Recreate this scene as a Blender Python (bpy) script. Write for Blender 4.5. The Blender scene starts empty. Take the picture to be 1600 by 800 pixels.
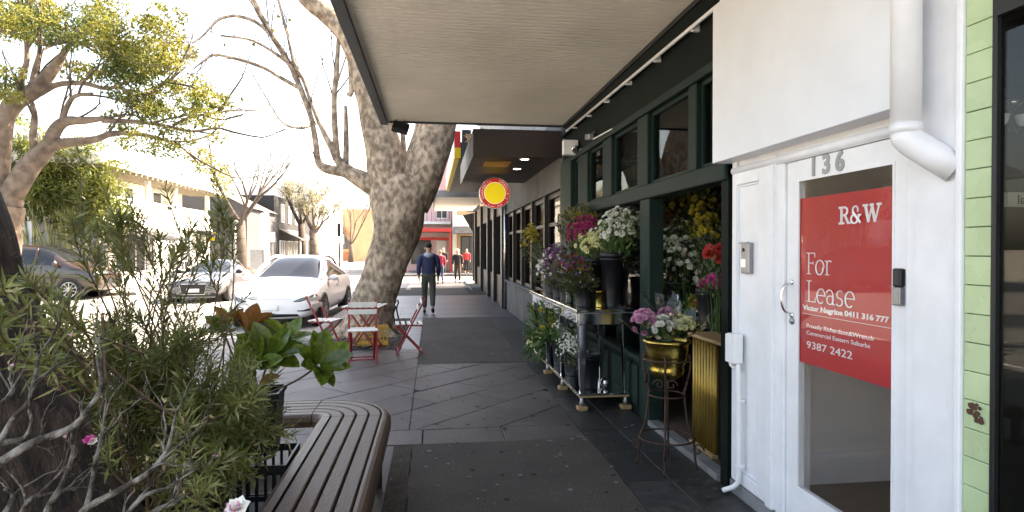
import bpy, bmesh, math, random
from mathutils import Vector, Matrix, noise as mnoise
R = math.radians; PI = math.pi
sc = bpy.context.scene
col = sc.collection

# ------------------------------------------------------------------ camera, sky, sun, exposure
FPX = 960.0; CH = 1.6
YAW = math.atan(125 / FPX); PIT = math.atan(10 / FPX * math.cos(YAW))
cd = bpy.data.cameras.new('camera'); cam = bpy.data.objects.new('camera', cd); col.objects.link(cam)
cam.location = (0, 0, CH); cam.rotation_euler = (PI / 2 - PIT, 0, -YAW)
cd.sensor_width = 36; cd.lens = 36 * FPX / 1600; cd.clip_start = .05; cd.clip_end = 2000
sc.camera = cam
SUN_EL = R(47); SUN_AZ = Vector((.92, .39))          # towards the sun, in plan
w = bpy.data.worlds.new('World'); sc.world = w; w.use_nodes = True
nt = w.node_tree; bg = nt.nodes['Background']
sky = nt.nodes.new('ShaderNodeTexSky'); sky.sky_type = 'NISHITA'; sky.sun_disc = False
sky.sun_elevation = SUN_EL; sky.sun_rotation = math.atan2(SUN_AZ.x, SUN_AZ.y)
sky.air_density = 1.0; sky.dust_density = 4.0; sky.ozone_density = .6
nt.links.new(sky.outputs[0], bg.inputs[0]); bg.inputs[1].default_value = .15
sl = bpy.data.lights.new('sun', 'SUN'); so = bpy.data.objects.new('sun', sl); col.objects.link(so)
sl.energy = 5.0; sl.angle = R(.6); sl.color = (1, .95, .87)
sd = Vector((SUN_AZ.x * math.cos(SUN_EL), SUN_AZ.y * math.cos(SUN_EL), math.sin(SUN_EL)))
so.rotation_euler = sd.to_track_quat('Z', 'Y').to_euler(); so.location = (0, 0, 30)
sc.view_settings.view_transform = 'Standard'; sc.view_settings.look = 'None'
sc.view_settings.exposure = 2.85; sc.view_settings.gamma = 1
sc.view_settings.use_white_balance = True; sc.view_settings.white_balance_temperature = 8100; sc.view_settings.white_balance_tint = 12   # the camera was balanced for shade
sc.cycles.max_bounces = 10; sc.cycles.diffuse_bounces = 5; sc.cycles.glossy_bounces = 4; sc.cycles.transparent_max_bounces = 24
sc.cycles.sample_clamp_indirect = 0

# surveying aid: the world point where the sight line of a photo pixel meets a plane
_F = Vector((math.sin(YAW) * math.cos(PIT), math.cos(YAW) * math.cos(PIT), -math.sin(PIT)))
_R = Vector((math.cos(YAW), -math.sin(YAW), 0)); _U = _R.cross(_F)
def at(px, py, X=None, Y=None, Z=None):
    d = _F * FPX + _R * (px - 800) - _U * (py - 400)
    k = X / d.x if X is not None else Y / d.y if Y is not None else (Z - CH) / d.z
    return Vector((0, 0, CH)) + d * k

# ------------------------------------------------------------------ materials
MATS = {}
def lin(h):
    h = h.lstrip('#'); c = [int(h[i:i + 2], 16) / 255 for i in (0, 2, 4)]
    return tuple(x / 12.92 if x <= .04045 else ((x + .055) / 1.055) ** 2.4 for x in c)
def mat(name, c, rough=.6, metal=0., var=.18, scale=6., bump=0., bscale=None, c2=None, spec=.4, rnd=0., trans=0., stretch=None, emit=0., coat=0., contrast=None, detail=5, stain=0., sscale=.9):
    m = bpy.data.materials.new(name); m.use_nodes = True; MATS[name] = m
    n = m.node_tree; L = n.links; b = n.nodes['Principled BSDF']
    b.inputs['Roughness'].default_value = rough; b.inputs['Metallic'].default_value = metal
    b.inputs['Specular IOR Level'].default_value = spec
    if coat: b.inputs['Coat Weight'].default_value = coat; b.inputs['Coat Roughness'].default_value = .05
    tc = n.nodes.new('ShaderNodeTexCoord'); src = tc.outputs['Object']
    if stretch:
        mp = n.nodes.new('ShaderNodeMapping'); mp.inputs['Scale'].default_value = stretch; L.new(src, mp.inputs[0]); src = mp.outputs[0]
    c2 = c2 or tuple(min(1, x * (1 + var)) for x in c); c1 = tuple(x * (1 - var) for x in c) if c2 is None or var else c
    nz = n.nodes.new('ShaderNodeTexNoise'); nz.inputs['Scale'].default_value = scale; nz.inputs['Detail'].default_value = detail; L.new(src, nz.inputs['Vector'])
    rp = n.nodes.new('ShaderNodeValToRGB'); lo, hi = contrast or (.3, .7)
    rp.color_ramp.elements[0].position = lo; rp.color_ramp.elements[1].position = hi
    rp.color_ramp.elements[0].color = (*c1, 1); rp.color_ramp.elements[1].color = (*c2, 1)
    L.new(nz.outputs['Fac'], rp.inputs[0]); out = rp.outputs[0]
    if rnd:
        oi = n.nodes.new('ShaderNodeObjectInfo'); mr = n.nodes.new('ShaderNodeMapRange')
        mr.inputs['To Min'].default_value = 1 - rnd; mr.inputs['To Max'].default_value = 1 + rnd; L.new(oi.outputs['Random'], mr.inputs[0])
        hs = n.nodes.new('ShaderNodeHueSaturation'); L.new(mr.outputs[0], hs.inputs['Value']); L.new(out, hs.inputs['Color']); out = hs.outputs[0]
    if stain:    # broad blotches of dirt and wear
        ns_ = n.nodes.new('ShaderNodeTexNoise'); ns_.inputs['Scale'].default_value = sscale; ns_.inputs['Detail'].default_value = 7; ns_.inputs['Roughness'].default_value = .65; L.new(tc.outputs['Object'], ns_.inputs['Vector'])
        mr3 = n.nodes.new('ShaderNodeMapRange'); mr3.inputs['From Min'].default_value = .35; mr3.inputs['From Max'].default_value = .68; mr3.inputs['To Min'].default_value = 1 - stain; mr3.inputs['To Max'].default_value = 1 + stain * .5; L.new(ns_.outputs['Fac'], mr3.inputs[0])
        h3 = n.nodes.new('ShaderNodeHueSaturation'); L.new(mr3.outputs[0], h3.inputs['Value']); L.new(out, h3.inputs['Color']); out = h3.outputs[0]
    L.new(out, b.inputs['Base Color'])
    mr2 = n.nodes.new('ShaderNodeMapRange'); mr2.inputs['To Min'].default_value = max(0, rough - .1); mr2.inputs['To Max'].default_value = min(1, rough + .1)
    L.new(nz.outputs['Fac'], mr2.inputs[0]); L.new(mr2.outputs[0], b.inputs['Roughness'])
    if bump:
        nb = n.nodes.new('ShaderNodeTexNoise'); nb.inputs['Scale'].default_value = bscale or scale * 4; nb.inputs['Detail'].default_value = 6; L.new(src, nb.inputs['Vector'])
        bp = n.nodes.new('ShaderNodeBump'); bp.inputs['Strength'].default_value = bump; bp.inputs['Distance'].default_value = .02
        L.new(nb.outputs['Fac'], bp.inputs['Height']); L.new(bp.outputs[0], b.inputs['Normal'])
    if trans:   # thin leaf or petal: part of the light passes through
        tr = n.nodes.new('ShaderNodeBsdfTranslucent'); L.new(out, tr.inputs[0]); mx = n.nodes.new('ShaderNodeMixShader'); mx.inputs[0].default_value = trans
        L.new(b.outputs[0], mx.inputs[1]); L.new(tr.outputs[0], mx.inputs[2]); L.new(mx.outputs[0], n.nodes['Material Output'].inputs[0])
    if emit:
        L.new(out, b.inputs['Emission Color']); b.inputs['Emission Strength'].default_value = emit
    return m
def glass(name, tint=(.9, .95, .93), ior=1.5, rough=.0, boost=1.):
    m = bpy.data.materials.new(name); m.use_nodes = True; MATS[name] = m; n = m.node_tree; L = n.links
    n.nodes.remove(n.nodes['Principled BSDF'])
    t = n.nodes.new('ShaderNodeBsdfTransparent'); t.inputs[0].default_value = (*tint, 1)
    g = n.nodes.new('ShaderNodeBsdfGlossy'); g.inputs['Roughness'].default_value = rough
    lw = n.nodes.new('ShaderNodeLayerWeight'); lw.inputs[0].default_value = .5     # facing = 1 - |cos|
    pw = n.nodes.new('ShaderNodeMath'); pw.operation = 'POWER'; pw.inputs[1].default_value = 5; L.new(lw.outputs['Facing'], pw.inputs[0])
    f0 = ((ior - 1) / (ior + 1)) ** 2
    mu = n.nodes.new('ShaderNodeMath'); mu.operation = 'MULTIPLY_ADD'; mu.inputs[1].default_value = (1 - f0) * boost; mu.inputs[2].default_value = f0 * boost; mu.use_clamp = True; L.new(pw.outputs[0], mu.inputs[0])
    mx = n.nodes.new('ShaderNodeMixShader'); L.new(mu.outputs[0], mx.inputs[0]); L.new(t.outputs[0], mx.inputs[1]); L.new(g.outputs[0], mx.inputs[2])
    L.new(mx.outputs[0], n.nodes['Material Output'].inputs[0]); return m
M = MATS
mat('asphalt_road', (.19, .187, .18), .85, scale=3, var=.25, bump=.4, bscale=160)
mat('asphalt_patch', (.046, .036, .029), .8, scale=60, c2=(.088, .070, .056), var=.3, bump=.8, bscale=140, stain=.35, sscale=1.1)
mat('ground', (.34, .32, .28), .9, scale=.4, var=.3)
mat('joint', (.018, .017, .016), .95, scale=9, bump=.4)
mat('bluestone', (.060, .047, .043), .5, scale=30, c2=(.108, .088, .080), var=.2, bump=.3, bscale=90, rnd=.16, stain=.38, sscale=1.3)
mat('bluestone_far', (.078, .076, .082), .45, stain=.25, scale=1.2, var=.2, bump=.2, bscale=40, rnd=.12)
mat('slate_tile', (.024, .024, .024), .42, stain=.4, scale=12, c2=(.050, .049, .047), var=.2, bump=.25, bscale=50, rnd=.2)
mat('concrete', (.36, .35, .33), .85, scale=3, var=.12, bump=.3)
mat('kerb', (.16, .155, .15), .8, scale=5, var=.25, bump=.4)
mat('soil', (.032, .024, .018), .95, scale=9, c2=(.065, .05, .036), bump=1., bscale=50)
mat('pebble', (.16, .14, .12), .8, scale=9, rnd=.4)
mat('white_line', (.72, .72, .70), .8, scale=14, var=.12)
mat('white_paint', (.79, .79, .81), .38, scale=9, var=.03, bump=.06, bscale=24, stain=.07, sscale=2.5)
mat('white_paint_worn', (.73, .75, .79), .45, scale=3, c2=(.77, .79, .83), var=.03, bump=.06, bscale=12, stain=.03, sscale=1.6)
mat('white_plastic', (.8, .8, .8), .35, scale=4, var=.04)
mat('soffit_cream', (.74, .69, .59), .6, scale=1.3, c2=(.82, .77, .67), var=.05, bump=.03, stain=.06, sscale=1.4)
mat('fascia_blue', (.022, .030, .038), .5, scale=3)
mat('shop_green', (.005, .017, .013), .6, spec=.2, scale=4, c2=(.010, .026, .021), bump=.08, bscale=20)
mat('shop_green_dark', (.003, .007, .0055), .7, spec=.15, scale=3, bump=.08)
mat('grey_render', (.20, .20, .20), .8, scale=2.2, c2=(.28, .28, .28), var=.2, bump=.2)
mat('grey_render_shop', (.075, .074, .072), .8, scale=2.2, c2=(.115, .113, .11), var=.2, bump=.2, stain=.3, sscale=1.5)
mat('dark_timber', (.022, .018, .016), .5, scale=5, bump=.1)
mat('brown_fascia', (.034, .024, .021), .5, scale=2, bump=.08)
mat('black_metal', (.012, .012, .013), .45, scale=6)
mat('black_plastic', (.010, .010, .012), .42, scale=7, var=.25)
mat('iron', (.045, .028, .020), .55, metal=.5, scale=22, c2=(.075, .04, .026), bump=.2)
mat('brass', (.42, .29, .065), .26, metal=1., scale=9, c2=(.55, .40, .11), var=.25, bump=.12, bscale=26)
mat('gold_paint', (.24, .15, .03), .35, metal=.7, scale=5, c2=(.34, .22, .05), bump=.05)
mat('mirror', (.62, .64, .65), .07, metal=1., scale=4, var=.08)
mat('steel', (.55, .55, .56), .25, metal=1., scale=8, var=.1)
mat('chrome', (.75, .75, .77), .12, metal=1., scale=4, var=.05)
mat('dull_steel', (.30, .30, .31), .4, metal=.8, scale=8, var=.12)
mat('wood_block', (.32, .21, .10), .7, scale=6, stretch=(1, 12, 12), bump=.2)
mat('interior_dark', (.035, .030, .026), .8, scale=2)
mat('interior_floor', (.085, .058, .042), .6, scale=3, bump=.1)
mat('interior_grey', (.74, .74, .75), .7, scale=2, var=.06)
mat('hall_floor', (.16, .13, .095), .5, scale=3, stretch=(1, 10, 1))
mat('sign_red', (.52, .018, .024), .35, scale=2, var=.06)
mat('sign_white', (.82, .82, .82), .45, scale=4, var=.03)
mat('number_grey', (.32, .32, .32), .5, metal=.0, scale=6, var=.1)
mat('tile_green', (.44, .56, .31), .28, scale=3, c2=(.50, .61, .36), var=.12, rnd=.05, bump=.05, bscale=9)
mat('tile_damage', (.10, .045, .03), .85, scale=20, bump=.5)
mat('grime', (.16, .15, .14), .9, scale=12)
mat('grout', (.06, .06, .05), .9, scale=9)
mat('bench_wood', (.050, .029, .021), .42, scale=5, c2=(.110, .070, .052), stretch=(14, 1.2, 6), var=.2, bump=.3, bscale=18, rnd=.12)
mat('bench_wood_edge', (.050, .026, .016), .38, scale=5, c2=(.085, .045, .028), stretch=(14, 1.2, 6), var=.2, bump=.2, bscale=18)
mat('cafe_red', (.23, .016, .020), .45, scale=9, var=.2)
mat('cafe_slat', (.62, .60, .55), .55, scale=9, var=.12, rnd=.1)
mat('crate_yellow', (.50, .30, .055), .5, scale=6, var=.1)
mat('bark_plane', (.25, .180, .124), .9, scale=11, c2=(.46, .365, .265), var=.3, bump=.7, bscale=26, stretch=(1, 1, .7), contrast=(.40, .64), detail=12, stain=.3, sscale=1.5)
mat('bark_twig', (.06, .043, .033), .9, scale=6, c2=(.10, .075, .06), bump=.5)
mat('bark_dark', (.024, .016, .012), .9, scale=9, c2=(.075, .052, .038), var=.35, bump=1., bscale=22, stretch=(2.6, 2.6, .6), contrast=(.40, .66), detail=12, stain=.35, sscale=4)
mat('bark_light', (.10, .072, .052), .9, scale=5, c2=(.21, .16, .12), var=.25, bump=.8, bscale=12)
mat('bark_grey', (.045, .034, .028), .9, scale=4, c2=(.080, .062, .052), bump=.6)
mat('twig_lichen', (.055, .042, .032), .9, scale=34, c2=(.29, .27, .23), var=.3, bump=.8, bscale=110, contrast=(.40, .70))
mat('stem_brown', (.13, .085, .05), .7, scale=20)
mat('leaf_shrub', (.105, .130, .028), .42, scale=9, c2=(.22, .24, .065), var=.35, trans=.3)
mat('leaf_shrub_pale', (.27, .27, .11), .5, scale=9, c2=(.42, .38, .18), var=.3, trans=.25)
mat('leaf_yellow', (.12, .135, .022), .55, scale=1.4, c2=(.21, .20, .04), var=.3, trans=.45, contrast=(.35, .65))
mat('leaf_mid', (.045, .075, .016), .55, scale=1.2, c2=(.10, .125, .03), var=.3, trans=.4)
mat('leaf_bamboo', (.070, .10, .016), .5, scale=.8, c2=(.17, .18, .035), var=.3, trans=.4)
mat('leaf_pale', (.26, .25, .17), .6, scale=1.2, c2=(.36, .34, .24), var=.25, trans=.35)
mat('bud', (.22, .21, .075), .6, scale=30, c2=(.34, .28, .13), trans=.2)
mat('culm', (.26, .24, .09), .5, scale=3, var=.3)
mat('leaf_magnolia', (.080, .14, .014), .22, scale=7, c2=(.16, .22, .030), var=.3, trans=.2, rnd=.4)
mat('leaf_magnolia_back', (.30, .12, .03), .7, scale=9, c2=(.36, .17, .05), trans=.15, rnd=.2)
mat('leaf_florist', (.045, .09, .02), .45, scale=9, c2=(.09, .15, .035), trans=.2)
mat('leaf_dull', (.045, .06, .022), .5, scale=9, c2=(.09, .10, .035), trans=.2)
for k, c in dict(bloom_white=(.74, .74, .66), bloom_cream=(.68, .66, .36), bloom_pink=(.62, .30, .45), bloom_magenta=(.40, .04, .14), bloom_mauve=(.28, .12, .25), bloom_red=(.45, .035, .03), bloom_yellow=(.45, .36, .04), bloom_violet=(.22, .10, .32), bloom_orange=(.35, .13, .03), bloom_hot=(.52, .06, .25), bloom_gold=(.30, .24, .04)).items():
    mat(k, c, .6, scale=14, var=.18, trans=.25)
mat('car_white', (.74, .74, .75), .3, scale=2, var=.01, coat=.6)
mat('car_silver', (.11, .115, .125), .3, metal=.45, scale=2, var=.03, coat=1.)
mat('car_brown', (.030, .017, .012), .3, metal=.2, scale=2, var=.03, coat=1.)
mat('car_glass', (.012, .014, .016), .03, spec=.45, scale=2, var=.05)
mat('tyre', (.012, .012, .012), .85, scale=12, bump=.2)
mat('rim', (.34, .34, .36), .3, metal=.9, scale=4, var=.08)
mat('lamp_glass', (.16, .165, .17), .1, metal=.5, scale=30, var=.3)
mat('indicator', (.55, .16, .02), .3, scale=9)
mat('plate', (.78, .78, .74), .5, scale=9, var=.04)
mat('wall_white', (.74, .73, .70), .8, scale=1.2, var=.05, bump=.1)
mat('wall_cream', (.66, .63, .55), .8, scale=1.2, var=.08, bump=.1)
mat('wall_grey', (.065, .066, .074), .8, scale=1, var=.1, bump=.1)
mat('wall_black', (.013, .0135, .016), .7, scale=1.4, var=.15)
mat('brick_orange', (.38, .15, .07), .85, scale=6, var=.25, bump=.2)
mat('wall_salmon', (.52, .33, .19), .8, scale=1.2, var=.1)
mat('wall_pink', (.60, .40, .40), .8, scale=1.2, var=.08)
mat('roof_grey', (.10, .095, .09), .7, scale=2, var=.15)
mat('eave_timber', (.26, .22, .16), .7, scale=3, var=.2)
mat('column_taupe', (.15, .13, .12), .75, scale=3, var=.15)
mat('awning_red', (.35, .025, .022), .7, scale=2, var=.12)
mat('window_dark', (.03, .035, .04), .1, spec=.8, scale=2)
mat('sign_yellow', (.72, .50, .02), .5, scale=3, var=.05)
mat('lit_yellow', (.80, .62, .02), .5, scale=3, var=.04, emit=.07)
mat('lit_red', (.55, .02, .02), .5, scale=3, var=.04, emit=.05)
mat('lit_white', (.85, .85, .80), .5, scale=3, var=.03, emit=.07)
mat('lamp_on', (1, .95, .85), .5, scale=3, var=.01, emit=5.)
mat('amber_glow', (.45, .22, .05), .5, scale=3, var=.3, emit=.006)  # dim amber glow painted for the sign's reflection, not a lamp
mat('flower_strip', (.45, .30, .10), .7, scale=14, c2=(.55, .20, .22), var=.3)
mat('skin', (.45, .27, .19), .55, scale=9, var=.08)
for k, c in dict(cloth_navy=(.024, .032, .085), cloth_grey=(.33, .36, .42), cloth_olive=(.050, .058, .042), cloth_pink=(.36, .035, .075), cloth_denim=(.045, .06, .11), cloth_black=(.012, .012, .014), cloth_brown=(.045, .032, .025), cloth_red=(.38, .03, .03), hair_dark=(.016, .011, .009), hair_white=(.62, .58, .50), hair_blond=(.33, .24, .12), shoe_black=(.01, .01, .01)).items():
    mat(k, c, .8, scale=18, var=.2, bump=.15, bscale=30)
glass('shop_glass', (.78, .80, .78), boost=.55); glass('door_glass', (.95, .95, .95), boost=.6); glass('dim_glass', (.6, .6, .6), boost=.22); glass('jar_glass', (.82, .86, .84), 1.45); glass('film', (.93, .93, .93), 1.4, .06)

# ------------------------------------------------------------------ mesh and scene helpers
WROOT = {}
class MB:
    def __init__(s): s.v = []; s.f = []
    def add(s, vs, fs):
        o = len(s.v); s.v += [tuple(p) for p in vs]; s.f += [tuple(i + o for i in q) for q in fs]; return s
    def box(s, x0, x1, y0, y1, z0, z1):
        return s.add([(x0, y0, z0), (x1, y0, z0), (x1, y1, z0), (x0, y1, z0), (x0, y0, z1), (x1, y0, z1), (x1, y1, z1), (x0, y1, z1)],
                     [(0, 3, 2, 1), (4, 5, 6, 7), (0, 1, 5, 4), (1, 2, 6, 5), (2, 3, 7, 6), (3, 0, 4, 7)])
    def bar(s, p, q, w, h, up=(0, 0, 1)):
        p = Vector(p); q = Vector(q); d = (q - p).normalized(); u = Vector(up)
        if abs(d.dot(u)) > .98: u = Vector((0, 1, 0))
        a = d.cross(u).normalized() * (w / 2); b = a.cross(d).normalized() * (h / 2)
        vs = [p - a - b, p + a - b, p + a + b, p - a + b, q - a - b, q + a - b, q + a + b, q - a + b]
        return s.add(vs, [(0, 1, 2, 3), (7, 6, 5, 4), (0, 4, 5, 1), (1, 5, 6, 2), (2, 6, 7, 3), (3, 7, 4, 0)])
    def tube(s, pts, rad, n=8, cap=True, wob=0., seed=0):
        pts = [Vector(p) for p in pts]; m = len(pts)
        if not isinstance(rad, (list, tuple)): rad = [rad] * m
        t0 = (pts[1] - pts[0]).normalized(); u = t0.orthogonal().normalized(); vs = []
        for i in range(m):
            t = (pts[min(i + 1, m - 1)] - pts[max(i - 1, 0)]).normalized()
            u = (u - t * u.dot(t)); u = u.normalized() if u.length > 1e-6 else t.orthogonal().normalized()
            b = t.cross(u)
            for k in range(n):
                a = 2 * PI * k / n; d = u * math.cos(a) + b * math.sin(a); r = rad[i]
                if wob: r *= 1 + wob * mnoise.noise(pts[i] * 1.7 + d * 1.3 + Vector((seed, 0, 0)))
                vs.append(pts[i] + d * r)
        fs = [(i * n + k, i * n + (k + 1) % n, (i + 1) * n + (k + 1) % n, (i + 1) * n + k) for i in range(m - 1) for k in range(n)]
        if cap: fs += [tuple(range(n - 1, -1, -1)), tuple((m - 1) * n + k for k in range(n))]
        return s.add(vs, fs)
    def lathe(s, prof, n=20, c=(0, 0, 0), close=True, flute=0., nf=0):
        vs = []; m = len(prof)
        for r, z in prof:
            for k in range(n):
                a = 2 * PI * k / n; rr = r * (1 + flute * math.cos(a * nf)) if flute else r
                vs.append((c[0] + rr * math.cos(a), c[1] + rr * math.sin(a), c[2] + z))
        fs = [(i * n + k, i * n + (k + 1) % n, (i + 1) * n + (k + 1) % n, (i + 1) * n + k) for i in range(m - 1) for k in range(n)]
        if close: fs += [tuple(range(n - 1, -1, -1)), tuple((m - 1) * n + k for k in range(n))]
        return s.add(vs, fs)
    def prism(s, poly, z0, z1, ins=0.):
        n = len(poly); c = Vector((sum(p[0] for p in poly) / n, sum(p[1] for p in poly) / n))
        top = []
        for p in poly:
            d = c - Vector(p[:2]); L = d.length
            top.append(Vector(p[:2]) + d * (min(.3, ins / L) if L > 1e-6 else 0))
        vs = [(p[0], p[1], z0) for p in poly] + [(p[0], p[1], z1 - ins) for p in poly] + [(p.x, p.y, z1) for p in top]
        fs = [(k, (k + 1) % n, n + (k + 1) % n, n + k) for k in range(n)] + [(n + k, n + (k + 1) % n, 2 * n + (k + 1) % n, 2 * n + k) for k in range(n)] + [tuple(2 * n + k for k in range(n))]
        return s.add(vs, fs)
    def leaf(s, p, d, nrm, l, w, bend=0., fold=.25):
        p = Vector(p); d = Vector(d).normalized(); nrm = Vector(nrm); sd_ = d.cross(nrm)
        sd_ = sd_.normalized() if sd_.length > 1e-5 else d.orthogonal().normalized(); up = sd_.cross(d)
        m = p + d * (l * .5) + up * (bend * l * .3); e = p + d * l - up * (bend * l * .2)
        return s.add([p, m + sd_ * w / 2 + up * (w * fold), e, m - sd_ * w / 2 + up * (w * fold), m], [(0, 4, 1), (4, 2, 1), (0, 3, 4), (4, 3, 2)])
    def ngon(s, pts): return s.add(pts, [tuple(range(len(pts)))])
    def xf(s, mtx): s.v = [tuple(mtx @ Vector(p)) for p in s.v]; return s
    def mesh(s, name):
        me = bpy.data.meshes.new(name); me.from_pydata(s.v, [], s.f); me.update(); return me
    def build(s, name, m, parent=None, smooth=False, bevel=0., kind=None):
        return link(name, s.mesh(name), m, parent, smooth, bevel, kind)
def link(name, me, m, parent=None, smooth=False, bevel=0., kind=None):
    o = bpy.data.objects.new(name, me); col.objects.link(o)
    if m:
        me.materials.clear(); me.materials.append(M[m] if isinstance(m, str) else m)
    if smooth:
        for p in me.polygons: p.use_smooth = True
    if bevel:
        b = o.modifiers.new('bevel', 'BEVEL'); b.width = bevel; b.segments = 2; b.limit_method = 'ANGLE'
    if parent:
        o.parent = parent
        if parent.name in WROOT: o.matrix_parent_inverse = Matrix.Translation(-WROOT[parent.name])
    if kind: o['kind'] = kind
    return o
def tag(o, label, cat, group=None):
    o['label'] = label; o['category'] = cat
    if group: o['group'] = group
    return o
def thing(name, label, cat, loc=(0, 0, 0), rz=0, group=None, world=False):
    """an Empty at the thing's base; world=True: its parts are given in world coordinates"""
    o = bpy.data.objects.new(name, None); col.objects.link(o); o.empty_display_size = .1
    o.location = loc; o.rotation_euler = (0, 0, rz); tag(o, label, cat, group)
    if world: WROOT[o.name] = Vector(loc)
    return o
def struct(o): o['kind'] = 'structure'; return o
def kids(o): return [c for c in col.objects if c.parent == o]
def copy_tree(o, parent=None):
    c = o.copy(); col.objects.link(c)
    if parent: c.parent = parent
    for ch in kids(o): copy_tree(ch, c)
    return c
def dup(o, loc, rz, label, scale=1.):
    c = copy_tree(o); c.location = loc; c.rotation_euler = (0, 0, rz); c['label'] = label; c.scale = (scale,) * 3
    return c
def B(name, m, parent, *a, bevel=0., smooth=False):
    return MB().box(*a).build(name, m, parent, smooth, bevel)
def text(name, body, size, m, parent, origin, xdir, ydir, align='LEFT', off=0., ext=.001, space=1., width=None):
    cu = bpy.data.curves.new(name, 'FONT'); cu.body = body; cu.size = size; cu.align_x = align; cu.offset = off; cu.extrude = ext; cu.space_character = space; cu.resolution_u = 3
    t = bpy.data.objects.new(name, cu); col.objects.link(t)
    dg = bpy.context.evaluated_depsgraph_get(); me = bpy.data.meshes.new_from_object(t.evaluated_get(dg)); bpy.data.objects.remove(t); bpy.data.curves.remove(cu)
    x = Vector(xdir).normalized(); y = Vector(ydir).normalized(); z = x.cross(y)
    sx = 1.
    if width:
        xs = [v.co.x for v in me.vertices]; sx = width / max(1e-4, max(xs) - min(xs))
    mt = Matrix(((x.x * sx, y.x, z.x, origin[0]), (x.y * sx, y.y, z.y, origin[1]), (x.z * sx, y.z, z.z, origin[2]), (0, 0, 0, 1)))
    me.transform(mt); me.update()
    return link(name, me, m, parent)
def cr(pts, n=6):
    """Catmull-Rom through points"""
    P = [Vector(p) for p in pts]; P = [P[0] * 2 - P[1]] + P + [P[-1] * 2 - P[-2]]; out = []
    for i in range(1, len(P) - 2):
        for k in range(n):
            t = k / n; a, b, c, d = P[i - 1], P[i], P[i + 1], P[i + 2]
            out.append(.5 * ((2 * b) + (c - a) * t + (2 * a - 5 * b + 4 * c - d) * t * t + (3 * b - a - 3 * c + d) * t ** 3))
    out.append(P[-2]); return out
def lerp_r(rs, n): 
    out = []
    for i in range(len(rs) - 1): out += [rs[i] + (rs[i + 1] - rs[i]) * k / n for k in range(n)]
    return out + [rs[-1]]
def rvec(g): 
    while True:
        v = Vector((g.uniform(-1, 1), g.uniform(-1, 1), g.uniform(-1, 1)))
        if .05 < v.length < 1: return v
def grow(mb, p, d, L, r, depth, g, tips, up=.15, wander=.35, n=5, split=(2, 3), shrink=.68, spread=.6):
    """a tapering limb that wanders and splits"""
    pts = [Vector(p)]; rr = [r]; d = Vector(d).normalized(); k = 4
    for i in range(k):
        d = (d + rvec(g) * wander * .5 + Vector((0, 0, up * .3))).normalized(); pts.append(pts[-1] + d * (L / k)); rr.append(r * (1 - .4 * (i + 1) / k))
    mb.tube(pts, rr, n, cap=False)
    if depth <= 0: tips += pts[2:]; return
    for j in range(g.randint(*split)):
        q = pts[-1] if j == 0 else pts[g.randint(2, k)]
        nd = (d + rvec(g) * spread + Vector((0, 0, up))).normalized()
        grow(mb, q, nd, L * shrink * g.uniform(.75, 1.15), rr[-1] * (.95 if j == 0 else .7), depth - 1, g, tips, up, wander, max(3, n - 1), split, shrink, spread)
def foliage(mb, ells, g, size, asp=.45, shell=.35):
    """leaves through a set of ellipsoids (centre, radii, count), denser towards their skins"""
    for c, rd, n in ells:
        c = Vector(c)
        for i in range(n):
            v = rvec(g); L = v.length; v = v / L * (L ** shell); p = c + Vector((v.x * rd[0], v.y * rd[1], v.z * rd[2]))
            s_ = size * g.uniform(.6, 1.3); mb.leaf(p, rvec(g) + Vector((0, 0, -.2)), rvec(g) + Vector((0, 0, .9)), s_, s_ * asp)
# ------------------------------------------------------------------ the setting: ground, road, pavement
rg = random.Random(7)
struct(B('ground', 'ground', None, -1500, 1500, -300, 1900, -.40, -.16))
struct(B('road', 'asphalt_road', None, -11.2, -2.36, -40, 400, -.3, -.150))
struct(B('side_road', 'asphalt_road', None, -60, -11.2, 13, 25, -.3, -.1465))
struct(B('cross_road', 'asphalt_road', None, -2.36, 40, 31.0, 40.0, -.3, -.1465))
struct(B('far_footpath', 'kerb', None, -14.5, -11.25, 25.2, 120, -.3, -.03))
struct(B('opposite_footpath', 'kerb', None, -30, -11.25, -40, 12.8, -.3, -.03))
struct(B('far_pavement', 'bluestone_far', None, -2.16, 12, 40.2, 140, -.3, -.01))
lines = MB()
for y in range(-6, 80, 5): lines.box(-6.82, -6.70, y, y + 2.4, -.149, -.1445)
lines.box(-4.72, -4.62, 6, 12.9, -.149, -.1445); lines.box(-4.72, -2.5, 12.8, 12.9, -.149, -.1445)
struct(lines.build('lane_marking', 'white_line'))
cw = MB()
for x in range(9): cw.box(-11 + x * .95, -10.5 + x * .95, 31.2, 34.2, -.149, -.1446)
struct(cw.build('crossing_marking', 'white_line'))
for i in range(24):      # kerb stones
    y = -4 + i * 1.5
    k = B('kerb_stone', 'kerb', None, -2.36, -2.17, y, y + 1.49, -.3, 0, bevel=.015); struct(k)
    if i == 0: k.name = 'kerb'; kerb0 = k
    else: k.parent = kerb0
pv = B('pavement', 'joint', None, -2.165, 2.0, -8, 30.8, -.3, -.012); struct(pv)
def clip(poly, x0, x1, y0, y1):
    for ax, lim, sg in ((0, x0, 1), (0, x1, -1), (1, y0, 1), (1, y1, -1)):
        out = []
        for i in range(len(poly)):
            a, b = poly[i - 1], poly[i]; da = (a[ax] - lim) * sg; db = (b[ax] - lim) * sg
            if (da >= 0) != (db >= 0):
                t = da / (da - db); out.append((a[0] + (b[0] - a[0]) * t, a[1] + (b[1] - a[1]) * t))
            if db >= 0: out.append(b)
        poly = out
        if not poly: return None
    ar = abs(sum(poly[i - 1][0] * poly[i][1] - poly[i][0] * poly[i - 1][1] for i in range(len(poly)))) / 2
    return poly if ar > .012 else None
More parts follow.
